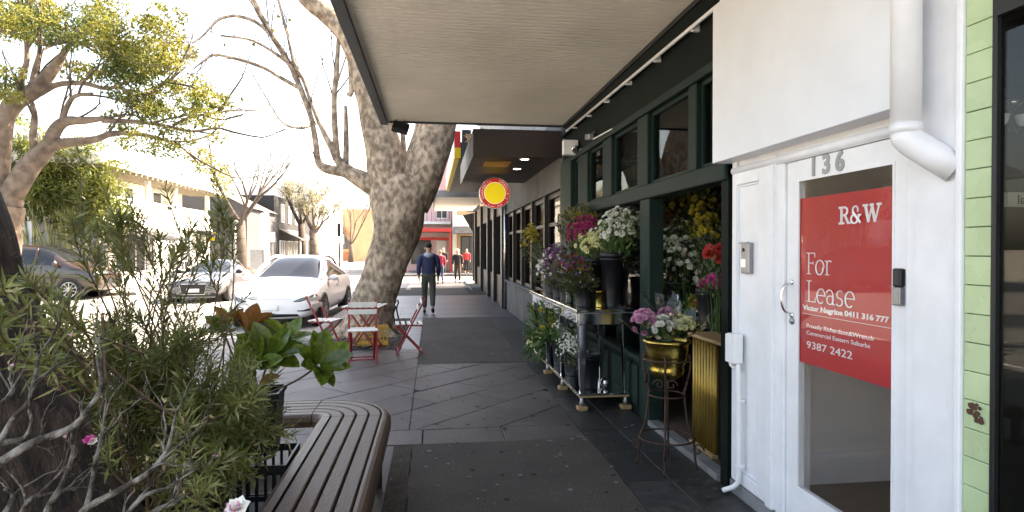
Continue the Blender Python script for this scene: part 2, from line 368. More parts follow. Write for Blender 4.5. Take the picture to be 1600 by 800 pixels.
def paver(poly, m, dz=0.):
    # tilt is tiny: each slab sits a little proud or low
    MB().prism(poly, -.05, .0 + rg.uniform(-.0022, .0022) + dz, .004).build('paver', m, pv)
W_, L_ = .53, .86; gp = .0055
def diag(x0, x1, y0, y1):
    c = math.sqrt(.5)
    for i in range(-40, 60):
        for j in range(-40, 60):
            u0 = j * L_ + (i % 3) * .29; v0 = 5.65 * c - 12 * W_ + i * W_
            q = [(u0 + gp, v0 + gp), (u0 + L_ - gp, v0 + gp), (u0 + L_ - gp, v0 + W_ - gp), (u0 + gp, v0 + W_ - gp)]
            q = [((u - v) * c, (u + v) * c) for u, v in q]
            if max(p[0] for p in q) < x0 or min(p[0] for p in q) > x1 or max(p[1] for p in q) < y0 or min(p[1] for p in q) > y1: continue
            q = clip(q, x0, x1, y0, y1)
            if q: paver(q, 'bluestone')
def grid(x0, x1, y0, y1, nx, dy, m, off=.5):
    wx = (x1 - x0) / nx; y = y0; r_ = 0
    while y < y1 - .02:
        yb = min(y + dy, y1)
        for k in range(-1, nx + 1):
            q = clip([(x0 + (k + (r_ % 2) * off) * wx + .004, y + .004), (x0 + (k + 1 + (r_ % 2) * off) * wx - .004, y + .004), (x0 + (k + 1 + (r_ % 2) * off) * wx - .004, yb - .004), (x0 + (k + (r_ % 2) * off) * wx + .004, yb - .004)], x0, x1, y, yb)
            if q: paver(q, m)
        y = yb; r_ += 1
diag(-.2, 1.305, 5.51, 8.64)
diag(-2.16, -.205, 5.51, 9.95)
grid(-2.16, 1.305, 5.09, 5.505, 5, .41, 'bluestone')
grid(1.312, 1.965, 2.2, 9.4, 2, .62, 'slate_tile', .0)
grid(1.312, 1.965, 9.4, 16.6, 1, 1.2, 'slate_tile', .0)
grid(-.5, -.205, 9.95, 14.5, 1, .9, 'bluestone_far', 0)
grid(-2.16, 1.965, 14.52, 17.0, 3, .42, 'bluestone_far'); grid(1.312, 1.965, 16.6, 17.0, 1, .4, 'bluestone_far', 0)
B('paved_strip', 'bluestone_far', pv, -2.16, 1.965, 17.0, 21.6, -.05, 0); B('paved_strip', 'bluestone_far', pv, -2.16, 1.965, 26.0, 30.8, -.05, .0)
B('paved_strip', 'bluestone', pv, 1.312, 1.965, -8, 2.2, -.05, 0)
B('paved_strip', 'bluestone', pv, -2.16, -.31, -2.6, 5.085, -.05, -.004)
struct(B('bounce_footpath', 'concrete', None, -2.165, 12, -40, -8.01, -.3, .0)); B('bounce_strip', 'concrete', pv, -2.16, 1.965, -8, -2.61, -.05, .006)  # unseen pale ground behind the camera, added to bounce light upward
def rough_sheet(name, m, x0, x1, y0, y1, z, amp, n=40, seed=0, edge=.02, parent=pv):
    mb = MB(); g = random.Random(seed); nx = max(4, int(n * (x1 - x0) / max(x1 - x0, y1 - y0))); ny = max(4, int(n * (y1 - y0) / max(x1 - x0, y1 - y0)))
    vs = []
    for j in range(ny + 1):
        for i in range(nx + 1):
            x = x0 + (x1 - x0) * i / nx; y = y0 + (y1 - y0) * j / ny
            if i in (0, nx): x += g.uniform(-edge, edge)
            if j in (0, ny): y += g.uniform(-edge, edge) * .6
            vs.append((x, y, z + amp * mnoise.noise(Vector((x * 1.3, y * 1.3, seed)))))
    mb.add(vs, [(j * (nx + 1) + i, j * (nx + 1) + i + 1, (j + 1) * (nx + 1) + i + 1, (j + 1) * (nx + 1) + i) for j in range(ny) for i in range(nx)])
    return mb.build(name, m, parent, True)
rough_sheet('asphalt_patch', 'asphalt_patch', -.16, 1.306, -8, 5.08, .002, .003, 90, 1, .008)
rough_sheet('worn_strip', 'soil', -.31, -.165, -8, 5.08, -.004, .006, 60, 2, .004)
rough_sheet('asphalt_patch', 'asphalt_patch', -.2, 1.30, 8.655, 14.5, .004, .004, 60, 3, .012)
rough_sheet('asphalt_patch', 'asphalt_patch', -.35, 1.35, 21.65, 25.95, .004, .004, 30, 4, .012)
rough_sheet('tree_pit', 'soil', -2.15, -.51, 9.97, 14.5, -.004, .03, 50, 5, .01)
pb = MB()
for i in range(260):
    p = Vector((rg.uniform(-2.1, -.55), rg.uniform(10, 14.3), .0)); s_ = rg.uniform(.012, .04)
    pb.lathe([(.3 * s_, 0), (s_, s_ * .4), (.5 * s_, s_ * .9)], 5, p)
pb.build('pebbles', 'pebble', pv, True, kind='stuff')
lt = MB()
for i in range(420):     # small dry leaves, petals and grit on the pavement
    x = rg.uniform(-.3, 1.3); y = rg.uniform(3.2, 9); s_ = rg.uniform(.005, .013) if rg.random() < .9 else .024
    lt.leaf((x, y, .007), (rg.uniform(-1, 1), rg.uniform(-1, 1), 0), (0, 0, 1), s_ * 1.6, s_, .1)
o = lt.build('fallen_bits', 'pebble', None, kind='stuff'); tag(o, 'scattered pale leaf scraps and grit on the pavement', 'litter')

gmx = MB(); gml = MB()
for i in range(240):     # trodden gum and drip spots
    x = rg.uniform(-.28, 1.9); y = rg.uniform(2.4, 12); s_ = rg.uniform(.006, .02); (gmx if rg.random() < .6 else gml).ngon([(x + s_ * (1 + .3 * rg.random()) * math.cos(a), y + s_ * (1 + .3 * rg.random()) * math.sin(a), .0075) for a in [2 * PI * k / 8 for k in range(8)]])
gmx.build('gum_spots', 'joint', pv, kind='stuff'); gml.build('gum_spots', 'kerb', pv, kind='stuff')

# ------------------------------------------------------------------ right side: white entrance no. 136
XW = 1.98
we = thing('white_entrance', 'white painted shop entrance bay with glazed door numbered 136', 'entrance', (XW, 3, 0), world=True)
B('plinth', 'grey_render', we, XW - .012, 2.3, 2.09, 3.86, -.04, .075)
B('side_panel', 'white_paint', we, XW + .012, 2.2, 3.34, 3.86, .075, 2.3)
pf = MB()      # raised mouldings of the side panel
for (y0, y1, z0, z1) in ((3.80, 3.86, .08, 2.3), (3.34, 3.53, .08, 2.3), (3.53, 3.80, 2.02, 2.1), (3.53, 3.80, .08, .16)): pf.box(XW - .004, XW + .0125, y0, y1, z0, z1)
pf.build('panel_frame', 'white_paint', we, bevel=.006)
pm = MB()
for (y0, y1, z0, z1) in ((3.785, 3.797, .162, 2.018), (3.533, 3.545, .162, 2.018), (3.546, 3.784, 2.005, 2.017), (3.546, 3.784, .163, .175)): pm.box(XW + .002, XW + .013, y0, y1, z0, z1)
pm.build('moulding', 'white_paint_worn', we, bevel=.003)
B('door_post', 'white_paint', we, XW - .022, 2.12, 3.345, 3.42, .076, 2.09, bevel=.008)
B('door_jamb', 'white_paint', we, XW + .002, 2.12, 3.262, 3.344, .0, 2.09, bevel=.005)
B('door_jamb', 'white_paint', we, XW + .004, 2.12, 2.30, 2.358, .0, 2.09, bevel=.004)
MB().tube([(XW + .012, 2.30, 2.118), (XW + .012, 3.86, 2.118)], .027, 12).build('head_moulding', 'white_paint', we, True)
B('door_head', 'white_paint', we, XW + .003, 2.2, 2.30, 3.345, 2.091, 2.24)
B('pier', 'white_paint', we, XW - .004, 2.02, 2.09, 2.298, .076, 3.45)
B('pier_bead', 'white_paint', we, XW - .022, 2.02, 2.062, 2.088, .0, 3.45, bevel=.005)
d = B('door', 'white_paint', we, XW + .018, XW + .062, 3.153, 3.257, .012, 2.088, bevel=.003)
dm = MB().box(XW + .018, XW + .062, 2.362, 2.437, .012, 2.088); dm.box(XW + .018, XW + .062, 2.4372, 3.1528, .012, .285); dm.box(XW + .018, XW + .062, 2.4372, 3.1528, 1.985, 2.088)
dm.build('door_rail', 'white_paint', d)
bd = MB()
for a in ((2.437, 2.449, .285, 1.985), (3.141, 3.153, .285, 1.985), (2.449, 3.141, .285, .297), (2.449, 3.141, 1.973, 1.985)): bd.box(XW + .014, XW + .0215, *a)
bd.build('glazing_bead', 'white_paint', d)
B('door_pane', 'door_glass', d, XW + .022, XW + .025, 2.4495, 3.1405, .2975, 1.9725)
for i, ch in enumerate('136'):
    text('digit', ch, .135, 'number_grey', d, (XW + .016, 3.045 - i * .105, 1.992), (0, -1, 0), (0, 0, 1), off=.0045, ext=.004)
hp = [at(1222, 441, X=XW + .015), at(1219, 447, X=XW - .03), at(1219, 465, X=XW - .045), at(1221, 483, X=XW - .03), at(1227, 489, X=XW + .015)]
hp = [Vector((p.x, 3.205, p.z)) for p in hp]
MB().tube(cr(hp, 5), .008, 8).build('pull_handle', 'chrome', d, True)
for z in (hp[0].z + .005, hp[-1].z - .005): MB().lathe([(.016, 0), (.016, .006), (.01, .01)], 12).xf(Matrix.Translation((XW + .018, 3.205, z)) @ Matrix.Rotation(-PI / 2, 4, 'Y')).build('handle_plate', 'chrome', d, True)
MB().lathe([(.02, 0), (.02, .008), (.012, .014)], 14).xf(Matrix.Translation((XW + .018, 3.2, at(1227, 500, X=XW).z)) @ Matrix.Rotation(-PI / 2, 4, 'Y')).build('lock', 'dull_steel', d, True)
ks = B('key_safe', 'black_plastic', d, XW - .012, XW + .018, 2.372, 2.418, 1.44, 1.52, bevel=.008)
B('key_safe_door', 'dull_steel', d, XW - .014, XW + .017, 2.373, 2.417, 1.36, 1.44, bevel=.006)
bx = at(1115, 255, Y=3.88); XB = bx.x; ZB = bx.z
YBX = at(1391, 172, X=XB).y
B('sign_box', 'white_paint_worn', we, XB, 2.25, YBX, 3.90, ZB, 3.20, bevel=.004)
B('sign_box_top', 'white_paint', we, XB + .03, 2.25, YBX + .01, 3.87, 3.203, 3.5, bevel=.01)
# hall seen through the glazing
hl = MB().box(2.2, 6.2, 3.86, 3.92, 0, 2.9)
hl.build('hall_wall', 'interior_grey', we); B('hall_wall', 'interior_grey', we, 2.31, 6.2, 2.34, 2.40, 0, 2.9); B('hall_wall', 'interior_grey', we, 5.0, 5.05, 2.34, 2.6, 0, 2.9)
B('hall_floor', 'hall_floor', we, 2.0, 6.2, 2.36, 3.86, -.05, .012); B('hall_ceiling', 'interior_grey', we, 2.13, 6.2, 2.36, 3.86, 2.55, 2.6)
sk = MB().box(2.2, 6.2, 3.835, 3.858, .013, .19); sk.box(2.2, 6.2, 3.842, 3.858, .19, .225); sk.build('skirting', 'white_paint', we)
# lease sign behind the glass
ls = thing('lease_sign', 'red For Lease sign with white lettering behind the white door glass', 'sign', (2.03, 2.79, .99), world=True)
zt = at(1242, 312, X=2.01).z; zb = .985
B('board', 'sign_red', ls, 2.0085, 2.0115, 2.441, 3.147, zb, zt)
XS = 2.0078
def ln(name, s_, px, py, px2, size, off=0., **k):
    p = at(px, py, X=XS); q = at(px2, py, X=XS)
    return text(name, s_, size, 'sign_white', ls, (XS, p.y, p.z), (0, -1, 0), (0, 0, 1), off=off, ext=.0008, width=abs(p.y - q.y), **k)
def strokes(name, glyphs, px, py, pxe, h, parent, m='sign_white'):
    """lettering drawn as pen strokes; glyph unit height 1"""
    p = at(px, py, X=XS); q = at(pxe, py, X=XS); wtot = abs(p.y - q.y); wsum = sum(g[0] for g in glyphs); sx = wtot / wsum
    x0 = 0; mb = MB()
    for wg, st in glyphs:
        for i, (a, b, t, up) in enumerate(st):
            A = Vector((XS - .0003 * i, p.y - (x0 + a[0]) * sx, p.z + a[1] * h)); Bv = Vector((XS - .0003 * i, p.y - (x0 + b[0]) * sx, p.z + b[1] * h))
            mb.bar(A, Bv, .002, t * h, (1, 0, 0)) if False else mb.bar(A, Bv, t * h, .0012, (1, 0, 0))
        x0 += wg
    return mb.build(name, m, parent)
def arc(cx, cy, rx, ry, a0, a1, t, n=12):
    P = [(cx + rx * math.cos(R(a0 + (a1 - a0) * i / n)), cy + ry * math.sin(R(a0 + (a1 - a0) * i / n))) for i in range(n + 1)]
    def tt(i): dx = abs(P[i + 1][1] - P[i][1]); dy = abs(P[i + 1][0] - P[i][0]); return t * (.5 + .6 * dx / (dx + dy + 1e-6))
    return [(P[i], (P[i + 1][0] + (P[i + 1][0] - P[i][0]) * .08, P[i + 1][1] + (P[i + 1][1] - P[i][1]) * .08), tt(i), 0) for i in range(n)]
th = .085; sf = .04
gF = (.62, [((.16, 0), (.16, 1), th, 0), ((.02, .02), (.32, .02), sf, 0), ((.02, .98), (.58, .98), sf, 0), ((.58, .98), (.58, .78), sf, 0), ((.16, .52), (.48, .52), sf, 0), ((.48, .6), (.48, .44), sf, 0)])
go = (.62, arc(.3, .33, .25, .33, 0, 360, th, 18))
gr = (.48, [((.12, 0), (.12, .64), th, 0), ((.0, .02), (.26, .02), sf, 0), ((.0, .63), (.12, .63), sf, 0)] + arc(.3, .42, .18, .23, 165, 50, th * .8, 7))
gL = (.66, [((.16, 0), (.16, 1), th, 0), ((.02, .98), (.32, .98), sf, 0), ((.02, .02), (.58, .02), sf, 0), ((.58, .02), (.58, .24), sf, 0)])
ge = (.58, arc(.28, .33, .23, .33, 0, 310, th, 16) + [((.06, .36), (.51, .36), sf, 0)])
ga = (.58, arc(.25, .2, .19, .19, 0, 360, th * .8, 14) + [((.44, 0), (.44, .46), th, 0), ((.40, .02), (.56, .02), sf, 0)] + arc(.26, .44, .18, .21, 0, 160, th * .7, 9))
gs = (.48, arc(.22, .49, .16, .165, 40, 270, th * .85, 10) + arc(.22, .165, .17, .165, 90, -150, th * .85, 10))
strokes('lettering', [gF, go, gr], 1260, 428, 1301, .115, ls)
strokes('lettering', [gL, ge, ga, gs, ge], 1260, 471, 1337, .115, ls)
tk = .2; sb = .12
gR = (.8, [((.2, 0), (.2, 1), tk, 0), ((.02, .06), (.4, .06), sb, 0), ((.02, .94), (.45, .94), sb, 0), ((.3, .5), (.45, .5), sb, 0), ((.45, .48), (.66, .05), tk * .9, 0), ((.58, .06), (.82, .06), sb, 0)] + arc(.42, .72, .2, .22, 95, -95, tk * .8, 8))
gA = (.72, arc(.3, .76, .15, .19, -40, 240, .13, 10) + arc(.28, .26, .22, .24, 110, 330, .15, 9) + [((.17, .66), (.66, .04), .15, 0), ((.46, .18), (.62, .46), .11, 0), ((.5, .46), (.72, .46), .08, 0)])
gW = (1.15, [((.17, .95), (.36, .04), tk, 0), ((.36, .04), (.56, .9), .12, 0), ((.56, .9), (.74, .04), tk, 0), ((.74, .04), (.98, .95), .12, 0), ((.02, .94), (.34, .94), sb, 0), ((.44, .94), (.68, .94), sb, 0), ((.84, .94), (1.12, .94), sb, 0)])
strokes('logo', [gR, gA, gW], 1310, 351, 1379, .088, ls)
ln('lettering', 'Victor Negrine 0411 316 777', 1255, 483, 1390, .036, off=.0012)
ln('lettering', 'Proudly Richardson&Wrench', 1260, 511, 1364, .031)
ln('lettering', 'Commercial Eastern Suburbs', 1260, 522, 1359, .031)
ln('lettering', '9387 2422', 1260, 543, 1331, .055)
pR = at(1255, 489.5, X=XS); MB().box(XS - .001, XS + .0005, 2.47, pR.y, pR.z - .0012, pR.z + .0012).build('rule_line', 'sign_white', ls)
# intercom
ip = at(1171, 404, X=XW); ic = thing('intercom', 'grey metal door intercom with camera eye and lit blue button', 'intercom', (XW + .01, 3.665, ip.z), world=True)
B('case', 'dull_steel', ic, XW - .022, XW + .012, 3.61, 3.71, ip.z - .095, ip.z + .10, bevel=.006)
B('hood', 'dull_steel', ic, XW - .034, XW - .0225, 3.605, 3.715, ip.z + .094, ip.z + .104)
MB().lathe([(.012, 0), (.012, .004), (.006, .006)], 14).xf(Matrix.Translation((XW - .0225, 3.672, ip.z + .055)) @ Matrix.Rotation(-PI / 2, 4, 'Y')).build('camera_eye', 'black_plastic', ic, True)
B('call_button', 'lit_white', ic, XW - .0265, XW - .0225, 3.645, 3.695, ip.z - .055, ip.z - .005, bevel=.003)
# meter box and its conduit
mp_ = at(1157, 545, X=XW - .03)
mbx = thing('meter_box', 'small white junction box with bent conduit down white panel', 'junction box', (XW, 3.72, .1), world=True)
B('case', 'white_plastic', mbx, XW - .075, XW - .0045, 3.70, 3.80, mp_.z - .1, mp_.z + .09, bevel=.01)
B('lid', 'white_plastic', mbx, XW - .082, XW - .076, 3.705, 3.795, mp_.z - .095, mp_.z + .085, bevel=.004)
zc = mp_.z - .1
MB().tube(cr([(XW - .03, 3.72, zc), (XW - .03, 3.715, zc - .1), (XW - .028, 3.715, .5), (XW - .028, 3.715, .16), (XW - .04, 3.73, .08), (XW - .10, 3.78, .03)], 6), .016, 10).build('conduit', 'white_plastic', mbx, True)
MB().tube(cr([(XW - .03, 3.80, mp_.z - .03), (XW - .03, 3.825, mp_.z - .06), (XW - .03, 3.82, zc - .02), (XW - .03, 3.78, zc - .035), (XW - .03, 3.735, zc - .03)], 6), .011, 8).build('conduit', 'white_plastic', mbx, True)
for z in (.62, .2): B('clip', 'white_plastic', mbx, XW - .046, XW + .006, 3.695, 3.735, z, z + .02, bevel=.003)
# downpipe
dp = thing('downpipe', 'fat white rainwater downpipe with elbow beside the sign box', 'downpipe', (1.85, 2.36, 2.2), world=True)
yp = 2.235; xp = XB
p1 = at(1415, 205, Y=yp); xp = p1.x
MB().tube([(xp, yp, 3.6), (xp, yp, p1.z)], .055, 20).build('pipe', 'white_paint', dp, True)
MB().tube([(xp, yp, p1.z + .03), (xp, yp, p1.z - .01)], .0585, 20).build('collar', 'white_paint', dp, True)
MB().tube([(xp, yp, 2.78), (xp, yp, 2.81)], .0575, 20).build('bracket', 'dull_steel', dp, True)
MB().tube([(xp, yp, p1.z - .004), (xp, yp - .004, p1.z - .025), (xp + .015, yp - .02, p1.z - .05), (xp + .06, yp - .06, p1.z - .10), (xp + .12, yp - .115, p1.z - .165)], .056, 20).build('elbow', 'white_paint', dp, True)
# green tiled pier
gt = thing('tiled_pier', 'narrow pier of chipped pale green glazed tiles', 'pier', (2.0, 2.0, 0), world=True)
B('core', 'grout', gt, 1.992, 2.02, 1.945, 2.061, -.04, 3.45)
z = -.02; i = 0
while z < 3.4:
    t = B('tile', 'tile_green', gt, 1.974 - rg.uniform(0, .002), 1.9935, 1.946, 2.059, z, z + .104, bevel=.003); z += .1065; i += 1
dmg = MB(); 
for k in range(16):
    cy, cz, s_ = 2.01 + rg.uniform(-.035, .025), 1.005 + rg.uniform(-.03, .03), rg.uniform(.004, .012)
    dmg.ngon([(1.9705 - k * .0002, cy + s_ * (1 + .4 * rg.random()) * math.cos(a), cz + .8 * s_ * (1 + .5 * rg.random()) * math.sin(a)) for a in [2 * PI * j / 9 for j in range(9)]][::-1])
dmg.build('chip', 'tile_damage', gt)
# dark shop at the right edge
ds = thing('dark_shopfront', 'dark framed shop window at the right edge', 'shopfront', (2.0, 0, 0), world=True)
B('frame', 'black_metal', ds, 1.965, 1.998, 1.925, 1.944, -.04, 3.0, bevel=.004)
B('frame', 'black_metal', ds, 1.965, 1.998, -2.6, 1.9245, 2.42, 2.52); B('stall_riser', 'black_metal', ds, 1.97, 1.998, -2.6, 1.9245, -.04, .35)
B('window_pane', 'shop_glass', ds, 1.984, 1.988, -2.6, 1.9245, .3505, 2.4195)
B('upper_wall', 'dark_timber', ds, 1.99, 2.1, -2.6, 1.944, 2.521, 3.7)
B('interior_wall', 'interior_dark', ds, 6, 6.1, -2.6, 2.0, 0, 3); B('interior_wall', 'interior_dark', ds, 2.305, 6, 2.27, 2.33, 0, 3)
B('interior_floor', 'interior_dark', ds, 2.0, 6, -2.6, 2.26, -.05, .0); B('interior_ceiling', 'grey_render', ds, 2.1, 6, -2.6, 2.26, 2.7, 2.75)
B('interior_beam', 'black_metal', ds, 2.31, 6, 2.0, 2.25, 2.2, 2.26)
def facing(p, dx=1.): pass
sgp = at(1588, 312, Y=2.24)
isg = thing('shop_sign', 'cream strip sign with mirrored letters inside dark shop window', 'sign', (sgp.x, 2.24, sgp.z), world=True)
B('board', 'wall_cream', isg, sgp.x - .045, sgp.x + .35, 2.235, 2.255, sgp.z - .03, sgp.z + .03)
text('lettering', 'Ital', .055, 'black_metal', isg, (sgp.x + .065, 2.2335, sgp.z - .018), (-1, 0, 0), (0, 0, 1), ext=.001)
pl = at(1582, 170, Y=2.12); pd = thing('pendant_lamp', 'glass shaded pendant lamp hanging in dark shop', 'lamp', (pl.x, 2.12, pl.z), world=True)
MB().lathe([(.0, .035), (.03, .032), (.032, .018), (.012, .0), (.007, -.012)], 14, (pl.x, 2.12, pl.z)).build('ceiling_rose', 'steel', pd, True)
MB().tube([(pl.x, 2.12, pl.z), (pl.x, 2.12, pl.z - .12 * .6)], .004, 6).build('rod', 'steel', pd)
for k in (-1, 1):
    MB().tube(cr([(pl.x, 2.12, pl.z - .11 * .6), (pl.x + .022 * k, 2.12, pl.z - .15 * .6), (pl.x + .042 * k, 2.12, pl.z - .10 * .6)], 5), .003, 6).build('arm', 'steel', pd)
    MB().lathe([(.007, 0), (.017, .012), (.024, .04), (.021, .044)], 14, (pl.x + .042 * k, 2.12, pl.z - .11 * .6), close=False).build('shade', 'white_plastic', pd, True)

# ------------------------------------------------------------------ florist
fs = thing('florist_shop', 'dark green timber florist shopfront with tall transom windows', 'shop', (2.0, 6.5, 0), world=True)
YA, YZ = 3.92, 9.2
XF = 2.0
G = 'shop_green'
B('cornice', G, fs, XF - .05, 2.3, YA, YZ, 2.86, 2.93, bevel=.01)
B('fascia_board', 'shop_green_dark', fs, XF + .0, 2.3, YA, YZ, 2.931, 3.30); B('fascia_cap', 'shop_green_dark', fs, XF - .05, 2.3, YA, YZ, 3.301, 3.44)
B('transom_bar', G, fs, XF - .05, 2.12, YA, YZ, 2.07, 2.20, bevel=.012)
def yat(px): return at(px, 300, X=XF).y
mull = [(yat(1093), yat(1080)), (yat(1016), yat(1000)), (yat(959), yat(945)), (yat(921), yat(906)), ]
for y0, y1 in mull: B('mullion', G, fs, XF - .03, 2.1, y0, y1, 2.201, 2.859, bevel=.01)
B('corner_post', G, fs, XF - .06, 2.2, yat(898), YZ, -.02, 2.859, bevel=.01); B('corner_post', 'shop_green_dark', fs, XF - .02, 2.1, YA, YA + .1, -.02, 2.859)
ed = [YA + .1] + [e for m_ in mull for e in m_] + [yat(898)]
for k in range(0, len(ed) - 1, 2):
    f_ = MB()
    for a in ((ed[k], ed[k] + .03, 2.201, 2.859), (ed[k + 1] - .03, ed[k + 1], 2.201, 2.859), (ed[k] + .03, ed[k + 1] - .03, 2.201, 2.235), (ed[k] + .03, ed[k + 1] - .03, 2.825, 2.859)): f_.box(XF + .012, XF + .06, *a)
    fo = f_.build('window_frame', G, fs)
    B('window_pane', 'shop_glass', fo, XF + .03, XF + .036, ed[k] + .0305, ed[k + 1] - .0305, 2.2355, 2.8245)
yp0, yp1 = yat(1021), yat(1006)
B('door_post', G, fs, XF - .04, 2.1, yp0, yp1, -.02, 2.069, bevel=.01)
B('stall_riser', 'shop_green_dark', fs, XF - .01, 2.12, yp1, yat(898), -.02, .52); B('sill', G, fs, XF - .04, 2.14, yp1, yat(898), .521, .57, bevel=.008)
for k in range(3):
    ya = yp1 + .12 + k * 1.02; B('riser_panel', G, fs, XF - .022, XF - .0105, ya, ya + .85, .08, .46, bevel=.01)
for k in range(2):
    ya = yp1 + .01 + k * 1.5; B('window_pane', 'shop_glass', fs, XF + .03, XF + .036, ya, ya + 1.46, .571, 2.069)
    B('window_bar', G, fs, XF - .0, XF + .07, ya + 1.461, ya + 1.499, .571, 2.069)
B('threshold', 'kerb', fs, XF - .05, XF + .06, YA + .1, yp0, -.03, .045, bevel=.008)
B('interior_floor', 'interior_floor', fs, XF + .061, 6, YA, YZ, -.05, .03)
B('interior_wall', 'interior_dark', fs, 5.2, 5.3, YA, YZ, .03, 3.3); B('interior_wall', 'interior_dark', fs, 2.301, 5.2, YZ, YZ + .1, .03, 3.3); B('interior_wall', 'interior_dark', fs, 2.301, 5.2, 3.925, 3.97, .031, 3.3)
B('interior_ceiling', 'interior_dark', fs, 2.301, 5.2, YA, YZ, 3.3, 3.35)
bl = MB()
for i in range(22): bl.box(XF + .10, XF + .115, ed[4] + .05, ed[5] - .05, 2.25 + i * .027, 2.268 + i * .027)
bl.build('venetian_blind', 'dark_timber', fs)
upper = MB().box(2.02, 12, -2.6, 26.4, 3.75, 6.9); upper.build('upper_storey', 'grey_render', fs)
ucap = MB().box(1.92, 12, -2.6, 26.4, 6.901, 7.2).build('parapet', 'grey_render', fs)
ceil_y = MB().box(2.101, 12, -2.6, 26.4, 3.55, 3.749).build('floor_slab', 'interior_dark', fs)
rw = MB().box(11.8, 12, -2.6, 2.3, -.1, 3.549).build('rear_wall', 'grey_render', fs); B('rear_wall', 'grey_render', fs, 11.8, 12, 3.95, 26.4, -.1, 3.549)
B('side_wall', 'grey_render', fs, 2.42, 11.8, 26.2, 26.4, -.1, 3.549); B('side_wall', 'grey_render', fs, 2.1, 11.8, -2.6, -2.4, -.1, 3.549); B('party_wall', 'interior_dark', fs, 5.31, 11.8, 3.95, 4.05, -.1, 3.549)
# awning over the florist
aw = thing('florist_awning', 'wide cream ribbed awning soffit with dark blue edge over the footpath', 'awning', (.7, 5, 3.4), world=True)
YS, YE = 1.2, 9.0
sb_ = MB(); y = YS
while y < YE - .02:      # ribbed lining boards
    sb_.add([(-.63, y, 3.452), (2.0, y, 3.452), (2.0, y + .054, 3.452), (-.63, y + .054, 3.452), (2.0, y + .056, 3.468), (-.63, y + .056, 3.468), (2.0, y + .070, 3.468), (-.63, y + .070, 3.468), (2.0, y + .072, 3.452), (-.63, y + .072, 3.452)], [(0, 3, 2, 1), (3, 5, 4, 2), (5, 7, 6, 4), (7, 9, 8, 6)]); y += .072
sb_.build('soffit', 'soffit_cream', aw); B('deck', 'roof_grey', aw, -.63, 2.0, YS, YE, 3.48, 3.60)
B('edge_beam', 'fascia_blue', aw, -.73, -.632, YS, YE + .06, 3.40, 3.72, bevel=.004); B('end_beam', 'fascia_blue', aw, -.631, 2.0, YE, YE + .06, 3.43, 3.72, bevel=.004)
B('soffit_bead', 'soffit_cream', aw, -.632, -.60, YS, YE, 3.435, 3.452); B('shadow_batten', 'black_metal', aw, 1.93, 2.0, YS, YE, 3.41, 3.4515)
cn = thing('conduit', 'long white conduit pipe under the awning along the green fascia', 'pipe', (1.95, 6, 3.37), world=True)
ca = at(1118, 12, X=1.94); cb = at(885, 205, X=1.94)
MB().tube([(1.94, 3.7, ca.z - .01), (1.94, ca.y, ca.z), (1.94, cb.y, cb.z)], .016, 8).build('pipe', 'white_plastic', cn, True)
for k in range(6):
    t = (k + .5) / 6; p = ca.lerp(cb, t); B('clip', 'white_plastic', cn, 1.938, 2.001, p.y - .012, p.y + .012, p.z - .03, p.z + .018)
# floodlight under the awning's street corner
fp = at(626, 192, Y=8.9); fl = thing('floodlight', 'black floodlight hanging from the awning corner', 'floodlight', (fp.x, 8.9, fp.z), world=True)
br = MB(); 
for a, b in (((-.06, 0, -.10), (-.06, 0, .09)), ((.06, 0, -.10), (.06, 0, .09)), ((-.06, 0, .09), (.06, 0, .09))): br.bar(fp + Vector(a), fp + Vector(b), .012, .02, (0, 1, 0))
br.build('bracket', 'black_metal', fl); MB().tube([fp + Vector((0, 0, .09)), (fp.x, 8.9, 3.46)], .012, 6).build('stem', 'black_metal', fl)
MB().box(-.115, .115, -.03, .05, -.085, .085).xf(Matrix.Translation(fp + Vector((0, 0, -.06))) @ Matrix.Rotation(.25, 4, 'Y') @ Matrix.Rotation(-.7, 4, 'X')).build('lamp_body', 'black_metal', fl, bevel=.008)
# security lamp box at the end of the florist fascia
sp = at(893, 231, X=1.9); sx = thing('security_light', 'off-white box lamp with two chrome spotlights on green corner post', 'lamp', (1.9, sp.y, sp.z), world=True)
B('box', 'white_paint_worn', sx, 1.78, 1.98, sp.y - .06, sp.y + .06, sp.z - .1, sp.z + .1, bevel=.008)
for k in (0, 1):
    c = Vector((1.93 + .1 * k, sp.y - .1, sp.z - .03 - .03 * k))
    MB().lathe([(.02, -.05), (.045, -.03), (.055, .03), (.03, .025)], 14).xf(Matrix.Translation(c) @ Matrix.Rotation(PI / 2 + .5, 4, 'X')).build('spot_lamp', 'chrome', sx, True)
sp2 = at(921, 212, X=1.93); sc2 = thing('security_camera', 'small grey security camera on arm at the green fascia', 'camera', (1.97, sp2.y, sp2.z), world=True)
MB().bar(sp2 + Vector((0, .1, 0)), sp2 + Vector((0, -.1, -.03)), .07, .07).build('body', 'dull_steel', sc2, bevel=.01)
MB().tube([sp2 + Vector((0, 0, .0)), sp2 + Vector((.07, 0, .05))], .012, 6).build('mount', 'dull_steel', sc2)
MB().tube([(1.95, sp2.y - .1, sp2.z - .06), (1.95, sp2.y - .9, sp2.z - .09)], .008, 6).build('arm', 'white_plastic', sc2)

